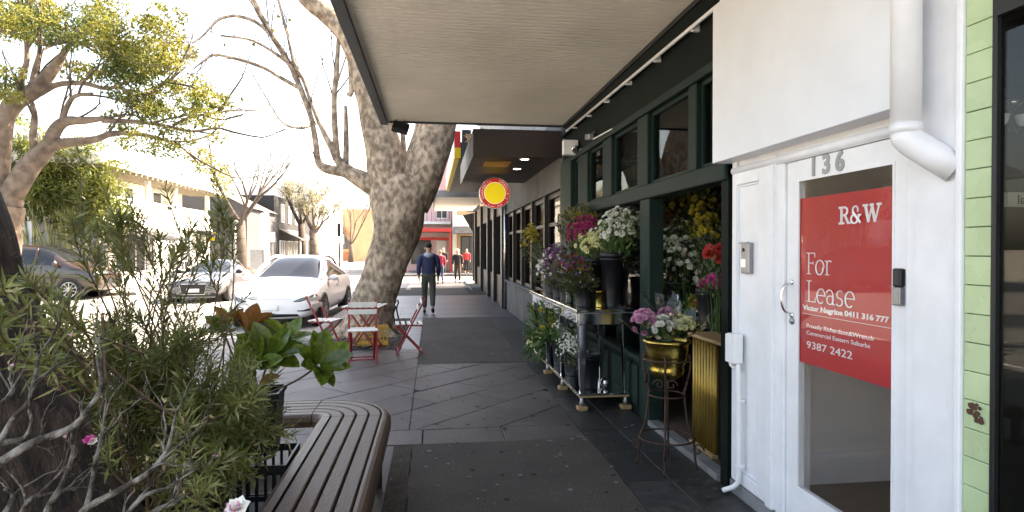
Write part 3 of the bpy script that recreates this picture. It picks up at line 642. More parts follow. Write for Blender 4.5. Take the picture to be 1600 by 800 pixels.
# ------------------------------------------------------------------ shops beyond the florist
ns = thing('grey_shop', 'grey rendered shop with dark timber windows beyond the florist', 'shop', (2.0, 12.5, 0), world=True)
y0, y1 = 9.3, 16.5
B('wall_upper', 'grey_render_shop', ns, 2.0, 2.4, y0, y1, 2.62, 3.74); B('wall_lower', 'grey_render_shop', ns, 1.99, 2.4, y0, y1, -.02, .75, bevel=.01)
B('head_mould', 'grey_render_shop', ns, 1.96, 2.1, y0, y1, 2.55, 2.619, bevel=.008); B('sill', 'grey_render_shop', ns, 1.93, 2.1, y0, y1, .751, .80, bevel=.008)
for k in range(6):
    ya = y0 + .0 + k * 1.42; B('window_post', 'dark_timber', ns, 1.975, 2.12, ya, ya + .1, .801, 2.549, bevel=.006)
for k in range(5):
    ya = y0 + .1 + k * 1.42; fr = MB()
    for a in ((ya, ya + .07, .801, 2.549), (ya + 1.25, ya + 1.32, .801, 2.549), (ya + .07, ya + 1.25, .801, .87), (ya + .07, ya + 1.25, 2.47, 2.549), (ya + .07, ya + 1.25, 2.0, 2.06)): fr.box(2.04, 2.11, *a)
    fo = fr.build('window_frame', 'dark_timber', ns); B('window_pane', 'dim_glass', fo, 2.07, 2.076, ya + .0705, ya + 1.2495, .8705, 1.9995)
    B('window_pane', 'dim_glass', fo, 2.07, 2.076, ya + .0705, ya + 1.2495, 2.0605, 2.4695)
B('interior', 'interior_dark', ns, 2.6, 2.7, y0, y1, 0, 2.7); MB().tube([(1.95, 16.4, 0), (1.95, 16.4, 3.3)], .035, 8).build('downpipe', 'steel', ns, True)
cs = thing('chicken_shop', 'dark shopfront with black piers beyond the grey shop', 'shop', (2.0, 22, 0), world=True)
for k, ya in enumerate((16.6, 18.9, 21.0, 24.0, 27.2)):
    B('pier', 'black_metal', cs, 1.88, 2.3, ya, ya + .35, -.02, 3.3, bevel=.01)
    if k < 4:
        yb = (18.9, 21.0, 24.0, 27.2)[k]
        B('stall_riser', 'dark_timber', cs, 1.98, 2.2, ya + .35, yb, -.02, .85, bevel=.01); B('window_pane', 'dim_glass', cs, 2.06, 2.068, ya + .35, yb, .851, 2.6); B('signboard', 'brown_fascia', cs, 1.97, 2.2, ya + .35, yb, 2.601, 3.3)
B('interior', 'interior_dark', cs, 2.6, 2.7, 16.6, 26.1, 0, 3.4); B('step', 'kerb', cs, 1.55, 1.97, 24.4, 30.5, -.02, .10)
pc = thing('awning_post', 'black bracketed awning post at the far corner', 'post', (2.12, 30.3, 0), world=True)
MB().box(1.98, 2.24, 30.2, 30.46, 0, 3.4).build('shaft', 'black_metal', pc, bevel=.015); MB().add([(1.98, 30.33, 2.5), (1.5, 30.33, 3.3), (1.98, 30.33, 3.4), (1.98, 30.4, 2.5), (1.5, 30.4, 3.3), (1.98, 30.4, 3.4)], [(0, 1, 2), (3, 5, 4), (0, 3, 4, 1), (1, 4, 5, 2)]).build('bracket', 'black_metal', pc)
def awning(name, label, x0, ya, yb, z0, z1, mf, ms, ribs):
    t = thing(name, label, 'awning', ((x0 + 2) / 2, ya, z0), world=True)
    B('deck', 'roof_grey', t, x0 + .06, 2.0, ya + .06, yb, z0 + .06, z1 - .03); B('fascia', mf, t, x0, x0 + .059, ya, yb, z0, z1, bevel=.004); B('end_fascia', mf, t, x0 + .0595, 1.998, ya, ya + .059, z0, z1, bevel=.004)
    n = int((yb - ya) / ribs)
    for k in range(n): B('soffit_board', ms, t, x0 + .0605, 1.997, ya + .06 + k * ribs + .004, ya + .06 + (k + 1) * ribs - .004, z0 + .035, z0 + .059)
    return t
a2 = awning('brown_awning', 'dark brown boarded awning with downlights beyond the florist', .62, 9.35, 13.5, 3.02, 3.44, 'brown_fascia', 'brown_fascia', .3)
for px, py in ((820, 249), (808, 264)):
    p = at(px, py, Z=3.045); dl = thing('downlight', 'round lit downlight, %s one in the brown awning' % ('nearer' if py == 249 else 'farther'), 'lamp', (p.x, p.y, 3.05), world=True, group='downlights in the brown awning')
    MB().lathe([(.07, 0), (.07, .012), (.085, .012), (.085, -.006), (.07, -.006)], 18, p, close=False).build('rim', 'white_plastic', dl, True); MB().lathe([(.068, .002), (.068, .006)], 18, p).build('lens', 'lamp_on', dl)
p = at(775, 256, Z=3.05); wp = tag(B('amber_reflection', 'amber_glow', None, p.x - .2, p.x + .22, p.y - .25, p.y + .25, 3.032, 3.0545), 'amber sign reflection painted under the brown awning', 'painted reflection')  # orange sign's reflection on the soffit, painted as a faintly glowing slab
a3 = awning('sign_awning', 'dark awning behind the red and yellow fascia sign', .60, 13.75, 22, 3.62, 4.0, 'fascia_blue', 'dark_timber', .5)
a4 = awning('grey_awning', 'pale grey soffit awning at the far end of the row', .05, 22.3, 30.8, 3.5, 3.74, 'grey_render', 'soffit_cream', .5)
sg = thing('fascia_sign', 'long box sign with red top and yellow bottom along awning edge', 'sign', (.5, 14, 3.6), world=True)
p0 = at(710, 205, Y=13.7); p1 = at(720, 247, Y=13.7); zm = at(710, 231, Y=13.7).z
B('red_band', 'sign_red', sg, p0.x, p1.x, 13.66, 21.5, zm, p0.z, bevel=.004); B('yellow_band', 'sign_yellow', sg, p0.x + .001, p1.x - .001, 13.66, 21.5, p1.z, zm - .001, bevel=.004)
B('white_face', 'sign_white', sg, p0.x - .012, p0.x - .001, 13.75, 21.4, p1.z + .06, p0.z - .06)
dk = at(728, 225, Y=13.6); tag(B('end_fascia_box', 'fascia_blue', None, dk.x - .09, dk.x + .11, 13.5, 13.7, dk.z - .33, dk.z + .3, bevel=.01), 'dark slate end fascia beside the red and yellow fascia sign', 'box')  # stands for the dark end fascia of the sign awning
nb = MB(); g = random.Random(5); nc = at(755, 215, Y=9.9)
for i in range(160): a = rvec(g); nb.bar(nc + Vector((a.x * .28, a.y * .3, a.z * .06)), nc + Vector((a.x * .28, a.y * .3, a.z * .06)) + rvec(g) * .14, .01, .01)
tag(nb.build('leaf_debris', 'wood_block', None), 'heap of dry leaves and sticks on the brown awning', 'debris')['kind'] = 'stuff'
# round hanging sign
rc = at(773, 302, Y=12.0); rs = thing('round_sign', 'round red and yellow illuminated hanging sign with lettered ring', 'sign', (rc.x, 12, rc.z), world=True)
rad = 24.5 * 12 / FPX * 1.0
def disc(r, yf, yb_): return MB().lathe([(r, 0), (r, yb_ - yf)], 40).xf(Matrix.Translation((rc.x, yf, rc.z)) @ Matrix.Rotation(-PI / 2, 4, 'X'))
disc(rad, 11.96, 12.06).build('case', 'steel', rs); disc(rad * .95, 11.953, 11.9595).build('red_ring', 'lit_red', rs); disc(rad * .70, 11.9475, 11.9525).build('white_ring', 'lit_white', rs); disc(rad * .67, 11.942, 11.947).build('yellow_disc', 'lit_yellow', rs)
def ring_text(s_, a0, a1, flip=False):
    for i, ch in enumerate(s_):
        if ch == ' ': continue
        a = R(a0 + (a1 - a0) * i / max(1, len(s_) - 1)); rr_ = rad * (.755 if not flip else .90)
        n_ = Vector((math.cos(a), 0, math.sin(a))); t_ = Vector((math.sin(a), 0, -math.cos(a)))
        if flip: t_ = -t_; up_ = -n_
        else: up_ = n_
        o_ = Vector((rc.x, 11.9525, rc.z)) + n_ * rr_ - t_ * .012
        text('letter', ch, .058 if not flip else .045, 'lit_white', rs, o_, t_, up_, ext=.0005)
ring_text('CHARGRILL', 205, 112); ring_text("CHARLIE'S", 68, -25); ring_text('Since 1989', 240, 300, True)
MB().tube([(rc.x, 12.01, rc.z + rad), (rc.x, 12.01, 3.04)], .012, 6).build('hanger', 'black_metal', rs); MB().tube([(rc.x - .15, 12.01, rc.z + rad * .8), (rc.x - .15, 12.01, 3.04)], .006, 6).build('hanger', 'black_metal', rs)
# ------------------------------------------------------------------ florist goods
gf = random.Random(21)
def bloom(mb, c, nrm, r, g, rings=2, n=7):
    """a flower head of overlapping petal rings"""
    nrm = Vector(nrm).normalized(); u = nrm.orthogonal().normalized(); v = nrm.cross(u); c = Vector(c)
    for k in range(rings):
        tilt = .35 + .75 * k / max(1, rings - 1) if rings > 1 else .4; ln_ = r * (1 - .3 * k / max(1, rings)); a0 = g.random() * 6
        for j in range(n):
            a = a0 + 2 * PI * j / n; d = (u * math.cos(a) + v * math.sin(a)); dd = (d * math.cos(tilt) + nrm * math.sin(tilt)); sd_ = nrm.cross(d) * (r * .42)
            p = c + d * r * .08
            mb.add([p, p + dd * ln_ * .6 + sd_, p + dd * ln_, p + dd * ln_ * .6 - sd_], [(0, 1, 2, 3)])
def bunch(label, base, top, spread, blooms, leafm, nleaf, lsize, group=None, droop=.25, seed=0, cat='flowers', name='flower_bunch', asp=.4):
    """cut flowers: stems rising from base and fanning to a head of blooms at top"""
    g = random.Random(seed); base = Vector(base); top = Vector(top); sv = Vector(spread) * 1.22; nleaf = int(nleaf * 1.3); blooms = [(m_, int(n_ * 1.45), r_) for m_, n_, r_ in blooms]
    t = thing(name, label, cat, base, world=True, group=group)
    st = MB(); lf = MB()
    tips = []
    for i in range(14):
        v = rvec(g); tp = top + Vector((v.x * sv.x, v.y * sv.y, v.z * sv.z)) * .8; st.tube([base + Vector((v.x, v.y, 0)) * .03, base.lerp(tp, .5) + rvec(g) * .02, tp], [.004, .003, .002], 4); tips.append(tp)
    for i in range(nleaf):
        v = rvec(g); L = v.length; v = v / L * L ** .45 * 1.15; p = top + Vector((v.x * sv.x, v.y * sv.y, v.z * sv.z - abs(sv.z) * .25)); s_ = lsize * g.uniform(.6, 1.3)
        if g.random() < .3: p = base.lerp(p, g.uniform(.45, 1))
        lf.leaf(p, (p - base).normalized() + rvec(g) * .8, rvec(g) + Vector((0, 0, .8)), s_, s_ * asp, droop)
    st.build('stems', 'leaf_florist', t, True); lf.build('foliage', leafm, t, kind='stuff')
    for m_, n_, r_ in blooms:
        b = MB()
        for i in range(n_):
            v = rvec(g).normalized(); v = Vector((v.x, v.y, v.z if v.z > -.35 else -v.z)); p = top + Vector((v.x * sv.x, v.y * sv.y, v.z * sv.z)) * g.uniform(.5, 1.18)
            bloom(b, p, v + rvec(g) * .4 + Vector((-.2, -.3, .2)), r_ * g.uniform(.75, 1.2), g, 3 if r_ > .018 else 2, 7 if r_ > .012 else 5)
        b.build('blooms', m_, t, kind='stuff')
    return t
def bucket(label, c, r0, r1, h, m='black_plastic', cat='bucket', name='bucket', ribs=True, group=None):
    t = thing(name, label, cat, c, group=group)
    pr = [(r0 * .98, 0), (r0, .01)] + ([(r0 + (r1 - r0) * .3, h * .3)] if ribs else []) + [(r0 + (r1 - r0) * .9, h * .9), (r1 * 1.02, h * .9), (r1 * 1.04, h), (r1 * .97, h), (r1 * .94, h * .9), (r0 * .9, .02)]
    MB().lathe(pr, 22).build('shell', m, t, True)
    if ribs: MB().lathe([(r1 * 1.03, h * .86), (r1 * 1.05, h * .865), (r1 * 1.05, h * .885), (r1 * 1.03, h * .89)], 22, close=False).build('rim_band', m, t, True)
    return t
# mirrored console used as flower bench
CX0, CX1, CY0, CY1 = 1.44, 1.97, 5.93, 8.75; ZT = 1.0
ct = thing('mirrored_console', 'mirrored console table with tapered legs used as flower bench', 'table', ((CX0 + CX1) / 2, (CY0 + CY1) / 2, 0), world=True)
B('top', 'mirror', ct, CX0 - .04, CX1 + .02, CY0 - .05, CY1 + .05, ZT - .02, ZT + .012, bevel=.006)
B('top_edge', 'dull_steel', ct, CX0 - .045, CX1 + .022, CY0 - .055, CY1 + .055, ZT - .028, ZT - .0205)
B('apron', 'mirror', ct, CX0, CX1, CY0, CY1, ZT - .145, ZT - .0285, bevel=.004)
for k in range(4):
    ya = CY0 + .05 + k * .69; B('drawer_front', 'mirror', ct, CX0 - .012, CX0 - .001, ya, ya + .64, ZT - .135, ZT - .04, bevel=.004)
    MB().lathe([(.006, 0), (.012, .01), (.008, .02)], 10).xf(Matrix.Translation((CX0 - .012, ya + .32, ZT - .088)) @ Matrix.Rotation(-PI / 2, 4, 'Y')).build('knob', 'chrome', ct, True)
ap = MB().box(CX0 + .03, CX1 - .03, CY0 - .011, CY0 - .001, ZT - .135, ZT - .04); ap.build('drawer_front', 'mirror', ct)
for yl in (CY0 + .04, CY0 + .95, CY0 + 1.86, CY1 - .04):
    for xl in (CX0 + .04, CX1 - .04):
        MB().add([(xl - .045, yl - .045, ZT - .146), (xl + .045, yl - .045, ZT - .146), (xl + .045, yl + .045, ZT - .146), (xl - .045, yl + .045, ZT - .146), (xl - .022, yl - .022, .17), (xl + .022, yl - .022, .17), (xl + .022, yl + .022, .17), (xl - .022, yl + .022, .17)], [(0, 1, 2, 3), (7, 6, 5, 4), (0, 4, 5, 1), (1, 5, 6, 2), (2, 6, 7, 3), (3, 7, 4, 0)]).build('leg', 'mirror', ct, bevel=.004)
        MB().lathe([(.018, .0), (.028, .025), (.02, .05), (.02, .12)], 12, (xl, yl, .045)).build('foot', 'dull_steel', ct, True)
B('shelf', 'mirror', ct, CX0, CX1, CY0, CY1, .15, .172, bevel=.003); B('shelf_edge', 'wood_block', ct, CX0 + .01, CX1 - .01, CY0 + .005, CY1 - .005, .13, .1495)
for i, (xl, yl) in enumerate([(CX0 + .04, CY0 + .04), (CX0 + .04, CY0 + .95), (CX0 + .04, CY0 + 1.86), (CX1 - .04, CY0 + .04)]):
    tag(B('timber_block', 'wood_block', None, xl - .05, xl + .05, yl - .05, yl + .05, .0035, .044, bevel=.006), 'small timber block under %s foot of the mirrored console' % ('the nearest street-side', 'the second street-side', 'the third street-side', 'the wall-side near')[i], 'block', 'blocks under the console')
gy = CY0; ZB_ = ZT + .012
def put(px, py, z): p = at(px, py, Z=z); return (min(max(p.x, CX0 + .02), 1.9), p.y)
def vs_(label, px, w_px, h_px_top, **k):
    """vessel on the console whose base is seen at column px, row from the plane"""
# vessels on top, near to far
V = {}
def vessel(key, label, x, y, r0, r1, h, m='black_plastic', z=ZB_, **k):
    V[key] = (Vector((x, y, z)), h); return bucket(label, (x, y, z), r0, r1, h, m, **k)
vessel('v1', 'tall black flower vase nearest the green post on the console', 1.83, 6.12, .085, .115, .56)
vessel('v2', 'tall black flower vase second from the green post on the console', 1.72, 6.42, .085, .105, .50)
vessel('v3', 'squat black pot at the near street corner of the console', 1.56, 6.2, .085, .105, .24)
vessel('v4', 'short black pot at the middle of the console top', 1.55, 6.98, .075, .095, .24)
vessel('v5', 'short black pot behind the glass jar on the console', 1.54, 7.35, .075, .095, .25)
vessel('v6', 'tall black bucket holding dark yellow foliage behind other vases', 1.80, 7.25, .1, .12, .36)
vessel('v7', 'black bucket at the far end of the console top', 1.62, 8.2, .1, .12, .34)
vessel('gc', 'shiny brass cylinder vase between the black pots', 1.70, 6.10, .055, .055, .17, 'brass', cat='vase', name='vase', ribs=False)
jr = thing('glass_jar', 'clear glass jar of stems on the console edge', 'jar', (1.52, 6.66, ZB_)); MB().lathe([(.05, .0), (.052, .01), (.052, .17), (.048, .17), (.047, .012)], 18).build('shell', 'jar_glass', jr, True); V['jar'] = (Vector((1.52, 6.66, ZB_)), .17)
js = MB(); 
for i in range(16): a = rvec(gf); js.tube([(a.x * .03, a.y * .03, .01), (a.x * .035 + .01, a.y * .035, .17)], .003, 4)
js.build('stems', 'leaf_florist', jr)
def top_at(px, py, Y): return at(px, py, Y=Y)
def bl_on(key, label, px, py, spread, blooms, leafm='leaf_florist', nleaf=160, lsize=.06, seed=0, dy=0., **k):
    b, h = V[key]; return bunch(label, b + Vector((0, 0, h * .6)), at(px, py, Y=b.y + dy), spread, blooms, leafm, nleaf, lsize, seed=seed, **k)
bl_on('v1', 'bunch of white double blooms in the tall vase by the green post', 970, 360, (.17, .17, .17), [('bloom_white', 60, 0.0338)], 'leaf_florist', 260, .05, 1)
bl_on('v2', 'bunch of cream roses left of the white blooms', 927, 384, (.15, .16, .11), [('bloom_cream', 70, 0.0338)], 'leaf_florist', 160, .05, 2)
bl_on('v3', 'mixed posy of violet and red flowers above squat black pot', 895, 420, (.14, .14, .11), [('bloom_violet', 34, 0.0182), ('bloom_red', 18, 0.0208), ('bloom_orange', 10, 0.0182)], 'leaf_dull', 260, .06, 3)
bl_on('v6', 'bunch of deep magenta blooms rising behind cream roses', 912, 366, (.13, .30, .16), [('bloom_magenta', 110, 0.0286)], 'leaf_dull', 120, .05, 4, dy=-.35)
bl_on('v7', 'bunch of dusky mauve flowers at the middle of the console', 868, 404, (.13, .22, .13), [('bloom_mauve', 90, 0.0234), ('bloom_white', 18, 0.0286)], 'leaf_dull', 180, .05, 5, dy=-.6)
bl_on('v5', 'bunch of white chrysanthemums at street side of the console', 850, 424, (.09, .12, .12), [('bloom_white', 30, 0.0312), ('bloom_mauve', 30, 0.0234)], 'leaf_dull', 120, .05, 6, dy=.3)
bl_on('v4', 'bunch of small red and purple flowers with yellow tuft', 893, 436, (.12, .14, .08), [('bloom_red', 20, 0.0208), ('bloom_violet', 22, 0.0169), ('bloom_yellow', 8, 0.0208)], 'leaf_dull', 160, .05, 7, dy=-.4)
bl_on('v6', 'bushy dark yellow foliage bunch against the green shop wall', 903, 348, (.17, .40, .17), [('bloom_gold', 70, 0.0260)], 'leaf_dull', 500, .06, 8, dy=.4)
bl_on('v7', 'bright yellow foliage bunch at the far end of the console', 830, 378, (.12, .16, .20), [('bloom_yellow', 50, 0.0286)], 'leaf_dull', 240, .06, 9, dy=1.2)
bl_on('v1', 'loose spray of small white flowers over the tall vase lip', 988, 352, (.13, .15, .13), [('bloom_white', 50, .024)], 'leaf_florist', 200, .05, 61)
bl_on('v2', 'cream and white filler flowers between roses and blooms', 946, 372, (.14, .2, .10), [('bloom_cream', 30, .026), ('bloom_white', 40, .024)], 'leaf_florist', 200, .05, 62)
bl_on('v3', 'green leafy sprigs spilling over the squat pot', 905, 438, (.13, .15, .09), [('bloom_orange', 10, .016), ('bloom_white', 16, .014)], 'leaf_dull', 260, .06, 63)
bl_on('v4', 'mixed mauve and white posy beside the glass jar', 872, 428, (.12, .18, .10), [('bloom_mauve', 34, .018), ('bloom_white', 24, .02), ('bloom_red', 12, .016)], 'leaf_dull', 220, .05, 64)
# lower shelf
SZ = .1725
for i, (y_, lab) in enumerate(((6.18, 'tall black bucket nearest on the lower console shelf'), (6.85, 'second black bucket on the lower console shelf'), (7.5, 'third black bucket on the lower console shelf'), (8.25, 'farthest black bucket on the lower console shelf'))):
    vessel('s%d' % i, lab, 1.60, y_, .095, .125, .36, z=SZ, group='buckets on the lower shelf')
bl_on('s0', 'bunch of small white filler flowers on the lower shelf', 892, 545, (.12, .20, .12), [('bloom_white', 90, 0.0156)], 'leaf_dull', 160, .04, 11, dy=.25)
bl_on('s1', 'bunch of white chrysanthemums above the lower shelf filler flowers', 880, 517, (.09, .14, .08), [('bloom_white', 36, 0.0286)], 'leaf_florist', 130, .07, 12, dy=.15)
bl_on('s2', 'green lily buds bunch spilling from the lower shelf', 852, 500, (.15, .34, .16), [('bloom_yellow', 10, 0.0390)], 'leaf_florist', 240, .13, 13, asp=.22)
bl_on('s3', 'lily bunch with pale blooms at the far end of lower shelf', 842, 532, (.10, .22, .12), [('bloom_cream', 14, 0.0390), ('bloom_orange', 6, 0.0260)], 'leaf_florist', 160, .13, 14, asp=.22)
sbv = at(946, 612, Y=6.25); tag(MB().lathe([(.05 * math.cos(a), .05 * math.sin(a)) for a in [R(-88 + 8 * i) for i in range(23)]], 24, (1.78, 6.2, SZ + .05)).build('silver_ball', 'chrome', None, True), 'polished silver ball on the lower console shelf', 'ball')
# lattice of glass bucket hanging at far end
vessel('clear', 'clear plastic bucket standing beyond the console', 1.48, 9.05, .1, .13, .36, 'jar_glass', z=.0035)
# wrought iron stand with brass pot
PC = Vector((1.70, 4.30, 0)); pr_ = .155
zr = at(1037, 536, Y=4.15).z; zbot = zr - .27
st_ = thing('iron_plant_stand', 'tall scrolled wrought iron plant stand holding a brass pot', 'plant stand', PC, world=True)
for k in range(4):
    a = R(-115 + 90 * k); dr = Vector((math.cos(a), math.sin(a), 0))
    prof = [(.16, zr - .10), (.165, zr - .2), (.13, zr - .36), (.125, .55), (.15, .34), (.19, .22), (.20, .10), (.215, .012)]
    MB().tube(cr([PC + dr * r_ + Vector((0, 0, z_)) for r_, z_ in prof], 5), .0085, 7).build('leg', 'iron', st_, True)
    sc_ = [PC + dr * (.20 + .045 * (1 - i / 16) * math.cos(R(i * 32)) + .02) + Vector((0, 0, .15 + .05 * (1 - i / 16) * math.sin(R(i * 32)))) for i in range(14)]
    MB().tube(sc_, .006, 6).build('scroll', 'iron', st_, True)
    for sgn in (-1, 1):
        tg = Vector((-dr.y, dr.x, 0)) * sgn; cc = PC + dr * .145 + Vector((0, 0, zr - .30)) + tg * .045
        MB().tube([cc + tg * (.04 * (1 - i / 15) * math.cos(R(i * 36))) + Vector((0, 0, .04 * (1 - i / 15) * math.sin(R(i * 36)))) for i in range(13)], .005, 6).build('scroll', 'iron', st_, True)
for r_, z_ in ((.165, zr - .14), (.13, zr - .40), (.20, .23)): MB().tube([PC + Vector((r_ * math.cos(R(i * 15)), r_ * math.sin(R(i * 15)), z_)) for i in range(25)], .007, 6, cap=False).build('ring', 'iron', st_, True)
bp_ = thing('brass_pot', 'hammered brass pot with rolled rim on the iron stand', 'pot', PC + Vector((0, 0, zbot)))
MB().lathe([(.09, 0), (.115, .02), (.125, .06), (.115, .075), (.13, .10), (.150, .20), (.154, .245), (.168, .25), (.172, .262), (.165, .275), (.15, .27), (.145, .23), (.09, .04)], 32, flute=.006, nf=16).build('bowl', 'brass', bp_, True)
MB().lathe([(.148, .236), (.150, .25), (.0, .25)], 28).build('lining', 'black_plastic', bp_, True)
def bouquet(label, px, py, bm, seed, lean, r=.082):
    g = random.Random(seed); tp = at(px, py, Y=4.25 + lean[1]); base = PC + Vector((lean[0] * .3, lean[1] * .3, zbot + .25)); t = thing('wrapped_bouquet', label, 'bouquet', base, world=True, group='bouquets in the brass pot')
    b = MB(); lf = MB()
    for i in range(38):
        v = rvec(g).normalized(); v.z = abs(v.z) if g.random() < .8 else v.z; bloom(b, tp + v * r * g.uniform(.7, 1) + Vector((0, 0, -.01)), v + Vector((-.1, -.4, .3)), .026, g, 4, 9)
    for i in range(50): v = rvec(g); lf.leaf(base.lerp(tp, g.uniform(.3, 1)) + v * .04, rvec(g) + Vector((0, 0, .7)), rvec(g), .06, .02)
    b.build('blooms', bm, t, kind='stuff'); lf.build('foliage', 'leaf_florist', t, kind='stuff')
    ax = (tp - base).normalized(); u = ax.orthogonal().normalized(); v_ = ax.cross(u); L = (tp - base).length; fm = MB(); n = 20; vs = []
    for j, (f_, rr) in enumerate(((.0, .03), (.5, r * .75), (1., r * 1.25), (1.6, r * 1.5))):
        for k in range(n):
            a = 2 * PI * k / n; rad_ = rr * (1 + .14 * math.sin(k * 2.5 + seed) * f_); vs.append(base + ax * (L * f_ + (.05 * math.sin(k * 1.7 + seed * 2) if j == 3 else 0)) + (u * math.cos(a) + v_ * math.sin(a)) * rad_)
    fm.add(vs, [(j * n + k, j * n + (k + 1) % n, (j + 1) * n + (k + 1) % n, (j + 1) * n + k) for j in range(3) for k in range(n)]).build('cellophane', 'film', t, True)
bouquet('pink chrysanthemum bouquet at left of the brass pot', 1006, 500, 'bloom_pink', 1, (-.08, -.03))
bouquet('white chrysanthemum bouquet in the middle of the brass pot', 1033, 510, 'bloom_white', 2, (0, -.07))
bouquet('cream chrysanthemum bouquet at right of the brass pot', 1067, 508, 'bloom_cream', 3, (.08, .0))
bouquet('pink chrysanthemum bouquet at the back of the brass pot', 1043, 492, 'bloom_pink', 4, (.02, .08), .06)
# gold corrugated cabinet
ga_ = at(1118, 600, X=2.1).y; gb_ = at(1081, 600, X=2.1).y
gc = thing('gold_cabinet', 'gold corrugated display cabinet with timber top inside florist doorway', 'cabinet', (2.3, (ga_ + gb_) / 2, .03), world=True)
zt_ = .90; nfl = 8; wf_ = (gb_ - ga_) / nfl
for i in range(nfl):     # half-round flutes
    cyf = ga_ + (i + .5) * wf_; MB().tube([(2.118, cyf, .06), (2.118, cyf, zt_)], wf_ * .43, 12).build('flute', 'gold_paint', gc, True)
B('carcass', 'dark_timber', gc, 2.128, 2.62, ga_, gb_, .031, zt_); B('top', 'wood_block', gc, 2.07, 2.66, ga_ - .35, gb_ + .02, zt_ + .001, zt_ + .028, bevel=.004); B('plinth', 'wood_block', gc, 2.075, 2.124, ga_, gb_, .031, .058)
# things inside the open shopfront
def inside(label, px, py, X, spread, blooms, leafm, nleaf, lsize, seed, floor=.03):
    tp = at(px, py, X=X); return bunch(label, (tp.x, tp.y, max(floor, tp.z - .75)), tp, spread, blooms, leafm, nleaf, lsize, seed=seed, group='flowers inside the florist')
bk = 0
for px, X, z_, lab in ((1060, 2.55, .93, 'black bucket behind the brass pot inside florist'), (1112, 2.35, .93, 'dark bucket on gold cabinet top by white entrance'), (1040, 2.9, .03, 'large bucket on the florist floor')):
    p = at(px, 480, X=X); bucket(lab, (p.x, p.y, z_), .1, .13, .34 if z_ > .5 else .8)
inside('large spray of small white blossoms inside the open florist', 1075, 415, 2.55, (.30, .34, .34), [('bloom_white', 150, 0.0286)], 'leaf_florist', 420, .06, 31)
inside('dark yellow foliage hanging at top inside the florist', 1075, 318, 2.6, (.30, .5, .20), [('bloom_gold', 60, 0.0312)], 'leaf_dull', 420, .07, 32)
inside('yellow tuft bunch inside the florist near white entrance', 1100, 355, 2.5, (.10, .14, .20), [('bloom_yellow', 50, 0.0286)], 'leaf_dull', 160, .05, 33)
inside('red blooms beside the white entrance inside florist', 1128, 400, 2.3, (.1, .1, .07), [('bloom_red', 24, 0.0520)], 'leaf_florist', 60, .06, 34)
inside('hot pink blooms above gold cabinet inside the florist', 1120, 445, 2.32, (.1, .12, .06), [('bloom_hot', 40, 0.0390)], 'leaf_florist', 80, .06, 35)
inside('rust orange dried leaves inside florist by door post', 1036, 350, 2.7, (.14, .22, .10), [('bloom_orange', 90, 0.0390)], 'leaf_dull', 80, .06, 36)
inside('rust foliage low behind the brass pot inside florist', 1034, 450, 2.6, (.12, .18, .16), [('bloom_orange', 40, 0.0286)], 'leaf_dull', 200, .05, 37)
inside('mixed green and orange bunch above brass vase inside florist', 1095, 480, 2.35, (.12, .14, .10), [('bloom_gold', 24, 0.0260), ('bloom_orange', 14, 0.0234)], 'leaf_florist', 180, .05, 38, .93)
p = at(1097, 512, X=2.35); bucket('brass vase on the gold cabinet inside florist', (p.x, p.y, .9295), .05, .06, .14, 'brass', cat='vase', name='vase', ribs=False)
# plants standing behind the transom windows
for i, px in enumerate((1045, 975)):
    p = at(px, 270, X=2.35); bunch('dark trailing plant behind the %s transom window' % ('wide' if i == 0 else 'blinded'), (p.x, p.y, 2.12), (p.x, p.y, p.z), (.15, .3, .16), [('bloom_orange', 14, 0.0260)], 'leaf_dull', 260, .06, seed=50 + i, group='plants behind the transom')
pl2 = at(980, 260, X=2.4)

# ------------------------------------------------------------------ cafe furniture
def cafe_chair(label, loc, rz):
    t = thing('folding_chair', label, 'chair', loc, rz, group='folding cafe chairs')
    r = 'cafe_red'
    for s_ in (-1, 1):
        MB().bar((s_ * .19, .20, 0), (s_ * .19, -.235, .86), .022, .03, (1, 0, 0)).build('back_leg', r, t)      # front foot up to the backrest top
        MB().bar((s_ * .16, -.21, 0), (s_ * .16, .20, .44), .022, .03, (1, 0, 0)).build('front_leg', r, t)
        MB().bar((s_ * .175, -.19, .438), (s_ * .175, .215, .452), .02, .02).build('seat_rail', r, t)
    fr = MB().bar((-.19, .17, .06), (.19, .17, .06), .016, .016); fr.build('crossbar', r, t); MB().bar((-.16, -.18, .04), (.16, -.18, .04), .016, .016).build('crossbar', r, t)
    for k in range(5): y_ = -.17 + k * .088; MB().box(-.205, .205, y_ - .028, y_ + .028, .456 + .0005 * k, .472 + .0005 * k).build('seat_slat', 'cafe_slat', t, bevel=.004)
    for k in range(2): z_ = .70 + k * .10; y_ = -.235 * (z_ / .86) * 1.0 + .2 * (1 - z_ / .86) + .022; MB().box(-.20, .20, y_ - .006, y_ + .006, z_ - .035, z_ + .035).build('back_slat', 'cafe_slat', t, bevel=.004)
    return t
g1 = (at(618, 556, Z=0) + at(655, 552, Z=0)) / 2
cafe_chair('red and white folding chair facing left beside the tree trunk', (g1.x + .02, g1.y + .15, 0), PI / 2 + .08)
cafe_chair('red and white folding chair at left near the white car', (-1.72, 10.25, 0), -PI / 2 - .25)
cafe_chair('red and white folding chair nearest the camera before the table', (-.98, 8.95, 0), PI + .12)
tb = thing('folding_table', 'square red framed cafe table with white slatted top', 'table', (-1.06, 10.0, 0), -.12)
for k in range(7): x_ = -.27 + k * .09; MB().box(x_ - .030, x_ + .030, -.30, .30, .70 + .0004 * k, .718 + .0004 * k).build('top_slat', 'cafe_slat', tb, bevel=.004)
